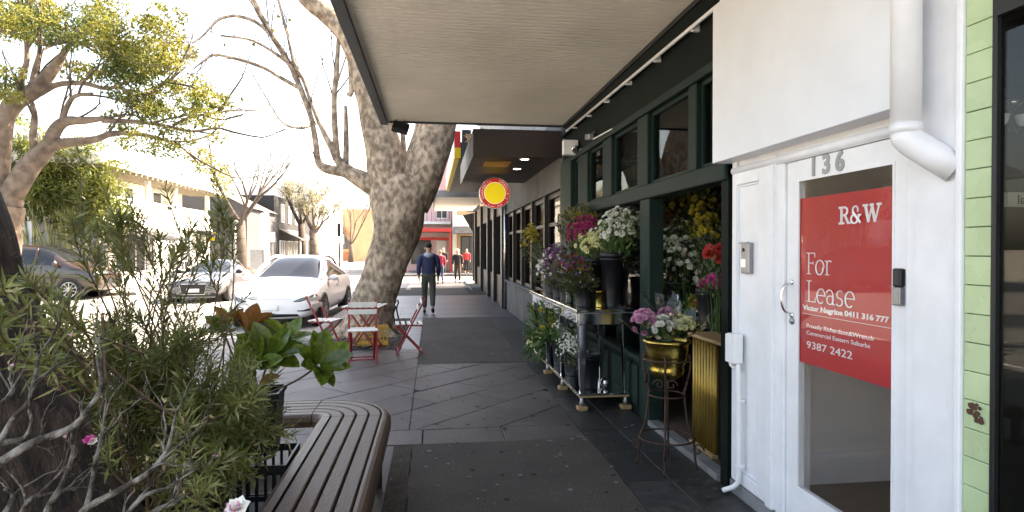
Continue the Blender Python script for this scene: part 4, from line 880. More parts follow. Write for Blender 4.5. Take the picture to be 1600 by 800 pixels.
for s_ in (-1, 1):
    MB().bar((-.25, s_ * .24, 0), (.23, s_ * .24, .685), .025, .03, (0, 1, 0)).build('leg', 'cafe_red', tb); MB().bar((.25, s_ * .215, 0), (-.23, s_ * .215, .685), .025, .03, (0, 1, 0)).build('leg', 'cafe_red', tb)
    MB().box(-.29, .29, s_ * .25 - .012, s_ * .25 + .012, .672, .699).build('apron', 'cafe_red', tb)
MB().bar((-.2, -.24, .06), (-.2, .24, .06), .02, .02).build('crossbar', 'cafe_red', tb); MB().bar((.2, -.22, .06), (.2, .22, .06), .02, .02).build('crossbar', 'cafe_red', tb)
def crate(name, label, c, sx, sy, h, m, rz=0):
    t = thing(name, label, 'crate', c, rz); hx, hy = sx / 2, sy / 2
    B('base', m, t, -hx, hx, -hy, hy, 0, .012)
    for zz, hh in ((.0125, .03), (h * .45, .025), (h - .04, .04)):
        rm = MB(); rm.box(-hx, hx, -hy, -hy + .012, zz, zz + hh); rm.box(-hx, hx, hy - .012, hy, zz, zz + hh); rm.box(-hx, -hx + .012, -hy + .0125, hy - .0125, zz, zz + hh); rm.box(hx - .012, hx, -hy + .0125, hy - .0125, zz, zz + hh); rm.build('rim', m, t)
    for i in range(9):
        x_ = -hx + .012 + (sx - .024) * i / 8
        for sy_ in (-hy + .004, hy - .01): B('bar', m, t, x_ - .008, x_ + .008, sy_, sy_ + .006, .0426, h - .041)
    for i in range(7):
        y_ = -hy + .02 + (sy - .04) * i / 6
        for sx_ in (-hx + .004, hx - .01): B('bar', m, t, sx_, sx_ + .006, y_ - .008, y_ + .008, .0426, h - .041)
    return t
crate('yellow_crate', 'yellow plastic crate at the foot of the tree trunk', (-1.0, 10.55, .01), .52, .36, .30, 'crate_yellow', .1)
# black park bench behind the trunk
pk = thing('park_bench', 'black bench mostly hidden behind the big tree trunk', 'bench', (-1.0, 13.6, 0), PI / 2)
for x_ in (-.6, .6):
    MB().tube(cr([(x_, -.25, 0), (x_, -.2, .25), (x_, -.22, .44), (x_, .15, .44), (x_, .28, .82)], 5), .018, 6).build('end_frame', 'black_metal', pk, True); MB().tube(cr([(x_, .22, 0), (x_, .16, .25), (x_, .15, .44)], 5), .018, 6).build('end_frame', 'black_metal', pk, True)
for k in range(5): B('seat_slat', 'dark_timber', pk, -.72, .72, -.23 + k * .08, -.17 + k * .08, .455, .475)
for k in range(3): B('back_slat', 'dark_timber', pk, -.72, .72, .19 + k * .035, .205 + k * .035, .55 + k * .1, .62 + k * .1)

# ------------------------------------------------------------------ people
def skin_mesh(name, joints, edges, m, parent, sub=2, root=0):
    me = bpy.data.meshes.new(name); me.from_pydata([j[:3] for j in joints], edges, []); o = bpy.data.objects.new(name, me); col.objects.link(o)
    md = o.modifiers.new('skin', 'SKIN'); md.use_smooth_shade = True
    for i, j in enumerate(joints):
        r_ = j[3]; me.skin_vertices[0].data[i].radius = r_ if isinstance(r_, tuple) else (r_, r_)
    me.skin_vertices[0].data[root].use_root = True
    ss = o.modifiers.new('sub', 'SUBSURF'); ss.levels = sub; ss.render_levels = sub
    dg = bpy.context.evaluated_depsgraph_get(); nm = bpy.data.meshes.new_from_object(o.evaluated_get(dg)); bpy.data.objects.remove(o)
    return link(name, nm, m, parent, True)
def person(label, loc, rz, h, top, legs, hair, shoe='shoe_black', stride=.22, hood=None, skirt=None, longhair=False, arm=.12, bag=None):
    """walking figure, local +Y forward"""
    k = h / 1.75; t = thing('person', label, 'person', loc, rz)
    S = lambda pts: [(x * k, y * k, z * k, tuple(q * k for q in r) if isinstance(r, tuple) else r * k) for x, y, z, r in pts]
    fl, fr_ = stride, -stride
    # body: one continuous figure (pelvis root)
    J = [(0, 0, .96, (.11, .08)), (0, .01, 1.15, (.10, .075)), (0, .0, 1.34, (.15, .095)), (0, -.005, 1.45, (.10, .075)), (0, .01, 1.53, .052), (0, .025, 1.60, .075), (0, .02, 1.69, .088), (0, .015, 1.745, .05)]
    E_ = [(0, 1), (1, 2), (2, 3), (3, 4), (4, 5), (5, 6), (6, 7)]
    for s_, f in ((-1, fl), (1, fr_)):
        i = len(J); bk = f < 0
        J += [(s_ * .09, 0, .92, .095), (s_ * .10, f * .55 + .04, .52, .062), (s_ * .10, f - (.06 if bk else 0), .11 + (.06 if bk else 0), .042), (s_ * .11, f + .10 - (.03 if bk else 0), .045, (.045, .03))]
        E_ += [(0, i), (i, i + 1), (i + 1, i + 2), (i + 2, i + 3)]
        i = len(J); a = -f * .8
        J += [(s_ * .19, 0, 1.42, .06), (s_ * .235, a * .35 - .02, 1.16, .047), (s_ * .24, a * .8 + .06, .94, .036), (s_ * .235, a * .9 + .10, .86, (.035, .02)), (s_ * .23, a * .95 + .12, .79, (.028, .014))]
        E_ += [(3, i), (i, i + 1), (i + 1, i + 2), (i + 2, i + 3), (i + 3, i + 4)]
    skin_mesh('body', S(J), E_, 'skin', t)
    # clothing over it
    C = [(0, 0, .86, (.185, .14)), (0, .01, 1.12, (.182, .135)), (0, 0, 1.34, (.20, .135)), (0, -.005, 1.45, (.12, .09)), (0, .01, 1.50, .07)]
    Ec = [(0, 1), (1, 2), (2, 3), (3, 4)]
    for s_, f in ((-1, fl), (1, fr_)):
        a = -f * .8; i = len(C); C += [(s_ * .20, 0, 1.41, .082), (s_ * .242, a * .35 - .02, 1.16, .066), (s_ * .245, a * .78 + .055, .95, .05)]; Ec += [(3, i), (i, i + 1), (i + 1, i + 2)]
    cl = skin_mesh('jacket', S(C), Ec, top, t)
    Tt = [(0, 0, .98, (.168, .13)), (0, 0, 1.12, (.16, .122))]; Et = [(0, 1)]
    for s_, f in ((-1, fl), (1, fr_)):
        bk = f < 0; i = len(Tt); Tt += [(s_ * .092, 0, .86, .108), (s_ * .10, f * .55 + .04, .52, .078), (s_ * .10, f - (.06 if bk else 0), .12 + (.06 if bk else 0), .062)]; Et += [(0, i), (i, i + 1), (i + 1, i + 2)]
    skin_mesh('trousers', S(Tt), Et, legs, t)
    for s_, f in ((-1, fl), (1, fr_)):
        bk = f < 0; y_ = f - (.06 if bk else 0); z_ = .05 + (.05 if bk else 0)
        skin_mesh('shoe', S([(s_ * .10, y_ - .05, z_ + (.03 if bk else 0), .045), (s_ * .105, y_ + .06, z_ - .01, .045), (s_ * .11, y_ + .16, .04, .036)]), [(0, 1), (1, 2)], shoe, t)
    hz = [(0, -.02, 1.62, .075), (0, -.01, 1.70, .098), (0, .02, 1.755, .07)]
    if longhair: hz = [(0, -.05, 1.46, .075), (0, -.045, 1.58, .09)] + hz[1:]
    hr = skin_mesh('hair', S(hz), [(i, i + 1) for i in range(len(hz) - 1)], hair, t)
    fc = MB()
    for s_ in (-1, 1): fc.lathe([(.004, -.005), (.011, 0), (.004, .006)], 8, (s_ * .032 * k, .105 * k, 1.64 * k)); 
    fc.build('eyes', 'black_plastic', t, True)
    MB().lathe([(.006, -.02), (.016, -.012), (.006, .025)], 8, (0, .112 * k, 1.605 * k)).build('nose', 'skin', t, True)
    for s_ in (-1, 1): MB().lathe([(.004, -.03), (.014, -.01), (.016, .012), (.004, .028)], 8, (s_ * .088 * k, .0, 1.62 * k)).build('ear', 'skin', t, True)
    if hood: skin_mesh('hood', S([(-.11, -.03, 1.45, .045), (-.07, -.10, 1.46, .055), (0, -.125, 1.44, .07), (.07, -.10, 1.46, .055), (.11, -.03, 1.45, .045)]), [(0, 1), (1, 2), (2, 3), (3, 4)], hood, t)
    if bag: skin_mesh('handbag', S([(.27, .1, .82, .06), (.27, .1, .68, .10), (.27, .1, .58, .09)]), [(0, 1), (1, 2)], bag, t)
    return t
p = at(666, 490, Z=0); person('person in navy jacket with grey hood walking away by the trunk', (p.x + .06, p.y, 0), 0, 1.76, 'cloth_navy', 'cloth_olive', 'hair_dark', hood='cloth_grey', stride=.16)
p = at(688, 444, Z=0); person('person in pink top and jeans walking away', (p.x, p.y, 0), .1, 1.56, 'cloth_pink', 'cloth_denim', 'hair_blond', stride=.14)
p = at(715, 442, Z=0); person('white-haired person in black jacket walking towards the camera', (p.x, p.y, 0), PI, 1.62, 'cloth_black', 'cloth_brown', 'hair_white', stride=.2, longhair=True)
p = at(690, 430, Z=0); person('person in black behind the pink top', (p.x + .1, p.y, 0), PI, 1.72, 'cloth_black', 'cloth_black', 'hair_dark', stride=.1)
p = at(735, 432, Z=0); person('person in red top standing by the far doorway', (p.x, p.y + 4, 0), PI, 1.65, 'cloth_red', 'cloth_black', 'hair_dark', stride=.08)
# ------------------------------------------------------------------ vehicles
def vehicle(name, label, loc, rz, st, paint, glassf, wheels, wr, extras, W):
    """st: stations from nose to tail (y, wl, zl, wm, zm, wb, zb, wt, zt, zc); glassf(i, k) -> material slot of cage face"""
    t = thing(name, label, 'van' if 'van' in name else 'car', loc, rz)
    vs = []; fs = []; mi = []; rows = []
    for (y, wl, zl, wm, zm, wb, zb, wt, zt, zc) in st:
        half = [(0, zl), (wl, zl + .02), (wm, zm - .12), (wm * 1.0, zm), (wb, zb), (wt, zt), (wt * .55, zt + (zc - zt) * .75), (0, zc)]
        row = []
        ring = [(x, z) for x, z in half] + [(-x, z) for x, z in half[-2:0:-1]]
        for x, z in ring: row.append(len(vs)); vs.append((x, y, z))
        rows.append(row)
    n = len(rows[0])
    seg = [0, 1, 2, 3, 4, 5, 6, 6, 5, 4, 3, 2, 1, 0]
    for i in range(len(rows) - 1):
        for k in range(n):
            fs.append((rows[i][k], rows[i][(k + 1) % n], rows[i + 1][(k + 1) % n], rows[i + 1][k])); mi.append(glassf(i, seg[k]))
    fs.append(tuple(rows[0][::-1])); mi.append(0); fs.append(tuple(rows[-1])); mi.append(0)
    me = bpy.data.meshes.new('cage'); me.from_pydata(vs, [], fs)
    for p_, m_ in zip(me.polygons, mi): p_.material_index = m_; p_.use_smooth = True
    for k in range(4): me.materials.append(None)
    o = bpy.data.objects.new('cage', me); col.objects.link(o); ss = o.modifiers.new('s', 'SUBSURF'); ss.levels = 3; ss.render_levels = 3
    dg = bpy.context.evaluated_depsgraph_get(); ev = bpy.data.meshes.new_from_object(o.evaluated_get(dg)); bpy.data.objects.remove(o)
    V_ = [v.co.copy() for v in ev.vertices]; by = {}
    for p_ in ev.polygons: by.setdefault(p_.material_index, []).append(tuple(p_.vertices))
    def sub(name_, m_, faces):
        idx = {}; v2 = []; f2 = []
        for f_ in faces:
            q = []
            for i in f_:
                if i not in idx: idx[i] = len(v2); v2.append(V_[i])
                q.append(idx[i])
            f2.append(q)
        mb = MB(); mb.add(v2, f2); return mb.build(name_, m_, t, True)
    sub('body', paint, by.get(0, []))
    if 1 in by: sub('windscreen', 'car_glass', by[1])
    if 2 in by:
        for s_ in (-1, 1): sub('side_window', 'car_glass', [f_ for f_ in by[2] if V_[f_[0]].x * s_ > 0])
    if 3 in by: sub('rear_window', 'car_glass', by[3])
    bpy.data.meshes.remove(ev)
    for y_ in wheels:
        for s_ in (-1, 1):
            rot = Matrix.Translation((s_ * (W - .215), y_, wr)) @ Matrix.Rotation(s_ * PI / 2, 4, 'Y')
            MB().lathe([(wr * 1.17, .0), (wr * 1.17, .222), (wr * 1.0, .223), (wr, .2)], 30).xf(rot).build('arch_shade_disc', 'black_plastic', t, True)  # black disc painted in for the shade of the recessed arch
            wh = MB().lathe([(wr * .7, .0), (wr * .96, .01), (wr, .05), (wr, .18), (wr * .95, .226), (wr * .74, .232), (wr * .70, .21)], 30, close=False).xf(rot).build('wheel', 'tyre', t, True)
            rm = MB().lathe([(wr * .70, .212), (wr * .74, .234), (wr * .68, .236), (wr * .66, .19), (.03, .19)], 30, close=False)
            for k in range(10):
                a = 2 * PI * k / 10; rm.bar((math.cos(a) * .03, math.sin(a) * .03, .22), (math.cos(a) * wr * .69, math.sin(a) * wr * .69, .226), .035, .02)
            rm.lathe([(.05, .2), (.05, .235), (.0, .238)], 12); rm.xf(rot).build('rim', 'rim', wh)
    from mathutils.bvhtree import BVHTree
    bv = BVHTree.FromPolygons([tuple(v) for v in V_], [f_ for v_ in by.values() for f_ in v_])
    def patch(name_, m_, lo, hi, off=.006, n=14, kmax=4):
        """a panel lying on the nose between two outlines given as (x, z) polylines"""
        def pl_(L, f):
            q = f * (len(L) - 1); i = min(len(L) - 2, int(q)); return L[i][0] + (L[i + 1][0] - L[i][0]) * (q - i), L[i][1] + (L[i + 1][1] - L[i][1]) * (q - i)
        vs_ = []
        for i in range(n + 1):
            a, b = pl_(lo, i / n), pl_(hi, i / n)
            for k in range(kmax + 1):
                x = a[0] + (b[0] - a[0]) * k / kmax; z = a[1] + (b[1] - a[1]) * k / kmax; h_ = bv.ray_cast(Vector((x, -2, z)), Vector((0, 1, 0)))[0]
                vs_.append((x, (h_.y if h_ else .2) - off, z))
        mb = MB(); w_ = kmax + 1; mb.add(vs_, [(i * w_ + k, (i + 1) * w_ + k, (i + 1) * w_ + k + 1, i * w_ + k + 1) for i in range(n) for k in range(kmax)])
        o_ = mb.build(name_, m_, t, True); sl_ = o_.modifiers.new('th', 'SOLIDIFY'); sl_.thickness = .012; sl_.offset = -1; return o_
    extras(t, patch); return t
def ell(c, r, m, t, name, rx=0, ry=0, rz=0):
    mb = MB(); pr = [(math.cos(R(a)), math.sin(R(a))) for a in range(-90, 91, 15)]; mb.lathe(pr, 16)
    mb.xf(Matrix.Translation(c) @ Matrix.Rotation(rz, 4, 'Z') @ Matrix.Rotation(ry, 4, 'Y') @ Matrix.Rotation(rx, 4, 'X') @ Matrix.Diagonal((*r, 1))); return mb.build(name, m, t, True)
ST = [(0.0, .55, .30, .66, .52, .62, .64, .46, .70, .72), (.06, .74, .22, .84, .54, .78, .70, .58, .77, .79), (.30, .84, .18, .94, .58, .89, .80, .68, .86, .885), (.85, .88, .18, .965, .62, .92, .93, .74, .97, 1.0),
      (1.22, .88, .18, .965, .64, .93, .99, .78, 1.03, 1.07), (1.75, .88, .18, .965, .64, .93, 1.03, .68, 1.34, 1.385), (2.2, .88, .18, .965, .64, .93, 1.05, .60, 1.545, 1.60), (2.9, .88, .18, .965, .64, .93, 1.06, .59, 1.57, 1.635), (3.5, .88, .18, .965, .64, .93, 1.07, .58, 1.50, 1.57), (4.1, .87, .2, .96, .64, .92, 1.09, .56, 1.32, 1.38), (4.55, .84, .26, .93, .64, .88, 1.07, .62, 1.14, 1.17), (4.75, .70, .36, .8, .64, .74, .95, .56, 1.0, 1.02)]
def gf_w(i, k):
    if k in (5, 6) and i in (4, 5): return 1
    if k == 4 and 5 <= i <= 8: return 2
    if k in (5, 6) and i in (8, 9): return 3
    return 0
def ex_white(t, patch):
    for s_ in (-1, 1):
        patch('headlight', 'black_plastic', [(s_ * .50, .605), (s_ * .66, .615), (s_ * .86, .70)], [(s_ * .50, .622), (s_ * .68, .70), (s_ * .87, .76)]); patch('headlight_lens', 'lamp_glass', [(s_ * .55, .615), (s_ * .67, .628), (s_ * .84, .70)], [(s_ * .55, .630), (s_ * .68, .682), (s_ * .85, .742)], .012)
        patch('side_vent', 'black_plastic', [(s_ * .58, .40), (s_ * .70, .395), (s_ * .84, .41)], [(s_ * .58, .42), (s_ * .70, .425), (s_ * .84, .46)])
        ell((s_ * 1.03, 1.62, 1.07), (.11, .07, .07), 'car_white', t, 'mirror'); MB().bar((s_ * .88, 1.62, 1.02), (s_ * 1.0, 1.62, 1.05), .05, .03).build('mirror_stem', 'black_plastic', t)
        MB().tube(cr([(s_ * .80, 1.22, 1.035), (s_ * .70, 1.75, 1.36), (s_ * .615, 2.2, 1.555), (s_ * .60, 2.9, 1.58), (s_ * .59, 3.5, 1.51), (s_ * .57, 4.1, 1.32)], 5), .035, 8).build('roof_pillar', 'car_white', t, True)
        MB().bar((s_ * .955, 2.62, .25), (s_ * .925, 2.62, 1.04), .012, .012).build('door_seam', 'black_plastic', t); MB().bar((s_ * .955, 1.42, .3), (s_ * .93, 1.42, .98), .012, .012).build('door_seam', 'black_plastic', t)
        MB().bar((s_ * .962, 2.3, .86), (s_ * .955, 2.5, .865), .014, .03).build('door_handle', 'dull_steel', t)
        MB().bar((s_ * .915, 1.3, .2), (s_ * .915, 3.4, .2), .06, .09).build('side_skirt', 'black_plastic', t)
    patch('lower_intake', 'black_plastic', [(-.62, .285), (0, .265), (.62, .285)], [(-.58, .34), (0, .345), (.58, .34)], n=20)
    patch('front_lip', 'black_plastic', [(-.66, .205), (0, .20), (.66, .205)], [(-.68, .228), (0, .222), (.68, .228)], n=20)
    patch('number_plate', 'plate', [(-.19, .42), (.19, .42)], [(-.19, .53), (.19, .53)], .02, 6)
    patch('bonnet_seam', 'dull_steel', [(-.42, .655), (0, .662), (.42, .655)], [(-.42, .660), (0, .667), (.42, .660)], .002)
    MB().bar((-.30, 1.36, 1.11), (.05, 1.85, 1.41), .02, .012).build('wiper', 'black_plastic', t) if False else None
    MB().bar((0, .012, .655), (0, .03, .70), .014, .01).build('emblem', 'dull_steel', t); MB().bar((-.03, .02, .70), (.03, .02, .70), .01, .012).build('emblem', 'dull_steel', t)
wf = at(508, 507, Z=-.15)
vehicle('parked_car', 'white electric car parked at kerb beside the big tree', (wf.x - 1.02, wf.y - .87, -.15), -.055, ST, 'car_white', gf_w, (.87, 3.76), .35, ex_white, .975)
SS = [(0.0, .55, .26, .64, .48, .6, .60, .46, .66, .68), (.06, .72, .2, .8, .5, .75, .66, .58, .72, .74), (.35, .80, .17, .90, .54, .85, .74, .66, .79, .81), (.9, .83, .17, .92, .56, .87, .83, .70, .87, .89), (1.45, .83, .17, .92, .58, .88, .89, .74, .925, .95), (1.95, .83, .17, .92, .58, .88, .91, .66, 1.18, 1.22), (2.4, .83, .17, .92, .58, .88, .92, .58, 1.34, 1.39), (2.9, .83, .17, .92, .58, .88, .93, .57, 1.36, 1.42), (3.4, .83, .17, .92, .58, .88, .93, .56, 1.28, 1.34), (4.0, .82, .18, .91, .58, .86, .94, .58, 1.05, 1.10), (4.5, .78, .25, .88, .58, .82, .92, .6, .97, 1.0), (4.7, .66, .34, .76, .58, .7, .86, .54, .9, .92)]
def ex_silver(t, patch):
    for s_ in (-1, 1):
        patch('headlight', 'black_plastic', [(s_ * .46, .55), (s_ * .64, .55), (s_ * .82, .60)], [(s_ * .46, .585), (s_ * .66, .63), (s_ * .83, .66)]); patch('headlight_lens', 'lamp_glass', [(s_ * .50, .56), (s_ * .64, .562), (s_ * .80, .61)], [(s_ * .50, .582), (s_ * .65, .618), (s_ * .81, .648)], .012)
        ell((s_ * .99, 1.75, .98), (.12, .07, .075), 'black_plastic', t, 'mirror'); MB().bar((s_ * .86, 1.75, .92), (s_ * .96, 1.75, .96), .05, .03).build('mirror_stem', 'black_plastic', t)
        MB().tube(cr([(s_ * .76, 1.45, .93), (s_ * .67, 1.95, 1.195), (s_ * .59, 2.4, 1.345), (s_ * .58, 2.9, 1.365), (s_ * .57, 3.4, 1.285), (s_ * .60, 4.0, 1.05)], 5), .03, 8).build('roof_pillar', 'car_silver', t, True)
        MB().bar((s_ * .915, 2.75, .25), (s_ * .88, 2.75, .9), .012, .012).build('door_seam', 'black_plastic', t); MB().bar((s_ * .92, 2.3, .74), (s_ * .915, 2.5, .745), .014, .03).build('door_handle', 'chrome', t)
        MB().bar((s_ * .52, .03, .28), (s_ * .74, .09, .28), .06, .12).build('side_vent', 'black_plastic', t)
    MB().add([(-.40, -.012, .62), (.40, -.012, .62), (.34, -.012, .30), (-.34, -.012, .30), (-.40, .05, .62), (.40, .05, .62), (.34, .05, .30), (-.34, .05, .30)], [(0, 3, 2, 1), (0, 4, 7, 3), (1, 2, 6, 5), (0, 1, 5, 4), (3, 7, 6, 2)]).build('grille', 'black_plastic', t)
    MB().tube([(-.41, -.016, .63), (.41, -.016, .63), (.35, -.016, .29), (-.35, -.016, .29), (-.41, -.016, .63)], .012, 6).build('grille_surround', 'chrome', t)
    MB().bar((-.19, -.03, .42), (.19, -.03, .42), .02, .11).build('number_plate', 'plate', t); MB().bar((-.65, .04, .2), (.65, .04, .2), .1, .04).build('front_lip', 'car_silver', t)
sv = at(312, 474, Z=-.15)
vehicle('silver_car', 'silver sedan with dark grille in the road behind the shrub', (sv.x - .2, sv.y, -.15), .05, SS, 'car_silver', lambda i, k: 1 if k in (5, 6) and i in (4, 5) else 2 if k == 4 and 5 <= i <= 8 else 3 if k in (5, 6) and i in (8, 9) else 0, (.9, 3.75), .34, ex_silver, .925)
SV = [(0.0, .70, .40, .78, .62, .74, .80, .60, .88, .90), (.10, .84, .28, .92, .64, .88, .90, .70, .97, 1.0), (.5, .88, .24, .95, .68, .92, 1.05, .76, 1.10, 1.13), (.95, .88, .22, .95, .70, .93, 1.15, .80, 1.22, 1.26), (1.5, .88, .22, .95, .70, .93, 1.18, .74, 1.66, 1.72), (2.0, .88, .22, .95, .70, .93, 1.18, .70, 1.84, 1.92), (3.2, .88, .22, .95, .70, .93, 1.18, .70, 1.86, 1.95), (4.6, .88, .24, .95, .70, .93, 1.18, .70, 1.84, 1.92), (5.0, .85, .3, .92, .70, .90, 1.16, .68, 1.78, 1.84), (5.1, .78, .36, .86, .70, .84, 1.10, .62, 1.68, 1.72)]
def ex_van(t, patch):
    for s_ in (-1, 1):
        ell((s_ * .76, .16, .84), (.14, .06, .14), 'lamp_glass', t, 'headlight', rz=s_ * .5); ell((s_ * 1.04, 1.35, 1.24), (.10, .06, .12), 'car_brown', t, 'mirror'); MB().bar((s_ * .9, 1.35, 1.2), (s_ * 1.0, 1.35, 1.22), .05, .05).build('mirror_stem', 'black_plastic', t)
        for y_ in (1.85, 2.85, 3.95): MB().bar((s_ * .955, y_, .3), (s_ * .925, y_, 1.16), .014, .014).build('door_seam', 'black_plastic', t)
        for y_ in (2.05, 2.95, 4.02): MB().bar((s_ * .915, y_, 1.2), (s_ * .72, y_, 1.83), .05, .06).build('window_pillar', 'car_brown', t)
        for y_ in (2.6, 3.05): MB().bar((s_ * .955, y_, 1.02), (s_ * .95, y_ + .2, 1.02), .03, .04).build('door_handle', 'chrome', t)
    MB().bar((-.5, -.01, .62), (.5, -.01, .62), .06, .2).build('grille', 'black_plastic', t)
vh = at(108, 458, Y=22.95)
vehicle('brown_van', 'dark brown people carrier van parked side-on behind foreground trunk', (vh.x + .95, 23.9, -.13), PI / 2, SV, 'car_brown', lambda i, k: 1 if k in (5, 6) and i in (3, 4) else 2 if k == 4 and 4 <= i <= 6 else 0, (.95, 4.05), .35, ex_van, .96)

# ------------------------------------------------------------------ buildings across the street
def win(parent, axis, c, a0, a1, z0, z1, frame='white_paint', nx=1, nz=1, out=-1, fw=.06, pane='window_dark'):
    """window on a wall plane; axis 'X': plane x=c spanning y; axis 'Y': plane y=c spanning x"""
    def bx_(mb, u0, u1, w0, w1, d0, d1):
        lo, hi = sorted((c + out * d0, c + out * d1))
        mb.box(lo, hi, u0, u1, w0, w1) if axis == 'X' else mb.box(u0, u1, lo, hi, w0, w1)
    f = MB(); bx_(f, a0, a0 + fw, z0, z1, -.01, .07); bx_(f, a1 - fw, a1, z0, z1, -.01, .07); bx_(f, a0 + fw, a1 - fw, z0, z0 + fw, -.01, .07); bx_(f, a0 + fw, a1 - fw, z1 - fw, z1, -.01, .07)
    for i in range(1, nx): u = a0 + (a1 - a0) * i / nx; bx_(f, u - .022, u + .022, z0 + fw, z1 - fw, .0, .06)
    for i in range(1, nz): w_ = z0 + (z1 - z0) * i / nz; bx_(f, a0 + fw, a1 - fw, w_ - .018, w_ + .018, .002, .058)
    fo = f.build('window', frame, parent); p_ = MB(); bx_(p_, a0 + fw * .5, a1 - fw * .5, z0 + fw * .5, z1 - fw * .5, .01, .03); p_.build('pane', pane, fo); return fo
wb = thing('white_building', 'white two storey house with deep eaves, columns and balcony', 'building', (-15, 31, 0), world=True)
B('wall_lower', 'wall_white', wb, -22, -13, 25.9, 38, -.2, 2.75); B('wall_upper', 'wall_cream', wb, -22, -14.2, 26.6, 37.4, 2.76, 5.2)
B('balcony_slab', 'wall_white', wb, -22, -12.8, 25.5, 38.1, 2.6, 2.95, bevel=.02)
rf_ = MB().add([(-12.3, 25.0, 4.85), (-12.3, 38.4, 4.85), (-23, 38.4, 4.9), (-23, 25.0, 4.9), (-12.3, 25.0, 5.15), (-12.3, 38.4, 5.15), (-17.5, 38.4, 7.0), (-17.5, 25.0, 7.0), (-23, 25.0, 5.2), (-23, 38.4, 5.2)], [(0, 3, 2, 1), (0, 1, 5, 4), (4, 5, 6, 7), (7, 6, 9, 8), (0, 4, 7, 8, 3), (1, 2, 9, 6, 5)])
ro = rf_.build('roof', 'wall_white', wb)
for k in range(26): B('rafter', 'eave_timber', ro, -14.1, -12.35, 25.1 + k * .52, 25.2 + k * .52, 4.72, 4.849)
for k in range(8): B('rafter', 'eave_timber', ro, -21.5 + k * .95, -21.38 + k * .95, 25.05, 26.5, 4.70, 4.8488)
for i, y_ in enumerate((25.9, 30.2, 33.2, 37.7)):
    MB().tube([(-12.95, y_, -.2), (-12.95, y_, 4.85)], .17 if i == 0 else .13, 14).build('column', 'column_taupe' if i == 0 else 'wall_white', wb, True)
for y0_, y1_ in ((26.1, 30.0), (30.4, 33.0), (33.4, 37.5)):
    B('balustrade', 'wall_white', wb, -12.98, -12.9, y0_, y1_, 3.72, 3.80)
    k = y0_ + .1
    while k < y1_: B('baluster', 'wall_white', wb, -12.96, -12.92, k, k + .04, 2.951, 3.719); k += .24
for k in range(3): win(wb, 'X', -14.2, 28.3 + k * 1.15, 29.2 + k * 1.15, 3.6, 4.55, out=1)
win(wb, 'X', -14.2, 33.5, 34.6, 3.0, 4.6, out=1); win(wb, 'X', -13, 32.3, 33.6, .1, 2.35, nx=3, nz=5, out=1); win(wb, 'X', -13, 33.9, 35.2, .1, 2.35, nx=3, nz=5, out=1); win(wb, 'X', -13, 27.2, 30.8, .6, 2.3, nx=4, out=1); win(wb, 'Y', 25.9, -18.5, -16.8, .6, 2.2, nx=2, out=-1)
MB().add([(-12.95, 26.8, 2.45), (-12.95, 31.2, 2.45), (-11.7, 31.2, 2.1), (-11.7, 26.8, 2.1), (-12.95, 26.8, 2.4), (-12.95, 31.2, 2.4), (-11.7, 31.2, 2.0), (-11.7, 26.8, 2.0)], [(0, 1, 2, 3), (7, 6, 5, 4), (3, 2, 6, 7), (0, 3, 7, 4), (1, 5, 6, 2)]).build('shop_awning', 'wall_black', wb)
MB().add([(-12.95, 35.6, 2.75), (-12.95, 37.6, 2.75), (-12.0, 37.6, 2.45), (-12.0, 35.6, 2.45), (-12.95, 35.6, 2.55), (-12.95, 37.6, 2.55), (-12.0, 37.6, 2.3), (-12.0, 35.6, 2.3)], [(0, 1, 2, 3), (7, 6, 5, 4), (3, 2, 6, 7), (0, 3, 7, 4), (1, 5, 6, 2)]).build('shop_awning', 'wall_black', wb)
yp_ = at(331, 369, X=-12.4); ysn = thing('yellow_sign', 'small yellow square sign by the white house doors', 'sign', (yp_.x, yp_.y, yp_.z), world=True)
B('panel', 'sign_yellow', ysn, yp_.x - .2, yp_.x + .2, yp_.y, yp_.y + .06, yp_.z - .25, yp_.z + .22, bevel=.02); B('arrow_mark', 'black_metal', ysn, yp_.x - .12, yp_.x + .12, yp_.y - .006, yp_.y - .001, yp_.z - .03, yp_.z + .04); B('bracket', 'black_metal', ysn, -13.0, yp_.x - .2, yp_.y + .02, yp_.y + .05, yp_.z - .02, yp_.z + .02)
gb = thing('grey_building', 'plain grey gabled building behind the bare tree', 'building', (-14, 46, 0), world=True)
MB().add([(-19, 40, -.2), (-11.4, 40, -.2), (-11.4, 40, 4.3), (-15.2, 40, 6.2), (-19, 40, 4.3), (-19, 47, -.2), (-11.4, 47, -.2), (-11.4, 47, 4.3), (-15.2, 47, 6.2), (-19, 47, 4.3)], [(0, 1, 2, 3, 4), (9, 8, 7, 6, 5), (1, 6, 7, 2), (0, 4, 9, 5)]).build('wall', 'wall_grey', gb)
MB().add([(-11.2, 39.8, 4.2), (-15.2, 39.8, 6.25), (-19.2, 39.8, 4.2), (-11.2, 47, 4.2), (-15.2, 47, 6.25), (-19.2, 47, 4.2)], [(0, 3, 4, 1), (1, 4, 5, 2)]).build('roof', 'roof_grey', gb)
win(gb, 'Y', 40, -13.6, -12.9, -.1, 2.1, 'wall_black'); win(gb, 'Y', 40, -12.6, -11.6, .1, 2.0, 'wall_black', nx=3)
kb = thing('black_building', 'black fronted shop with pitched awning beyond the grey building', 'building', (-13, 52, 0), world=True)
B('wall', 'wall_black', kb, -19, -11.5, 47.1, 62, -.2, 5.6); MB().add([(-11.5, 48.5, 3.2), (-11.5, 56, 3.2), (-9.9, 56, 2.4), (-9.9, 48.5, 2.4), (-11.5, 48.5, 3.1), (-11.5, 56, 3.1), (-9.9, 56, 2.3), (-9.9, 48.5, 2.3)], [(0, 1, 2, 3), (7, 6, 5, 4), (3, 2, 6, 7), (0, 3, 7, 4), (1, 5, 6, 2)]).build('awning', 'roof_grey', kb)
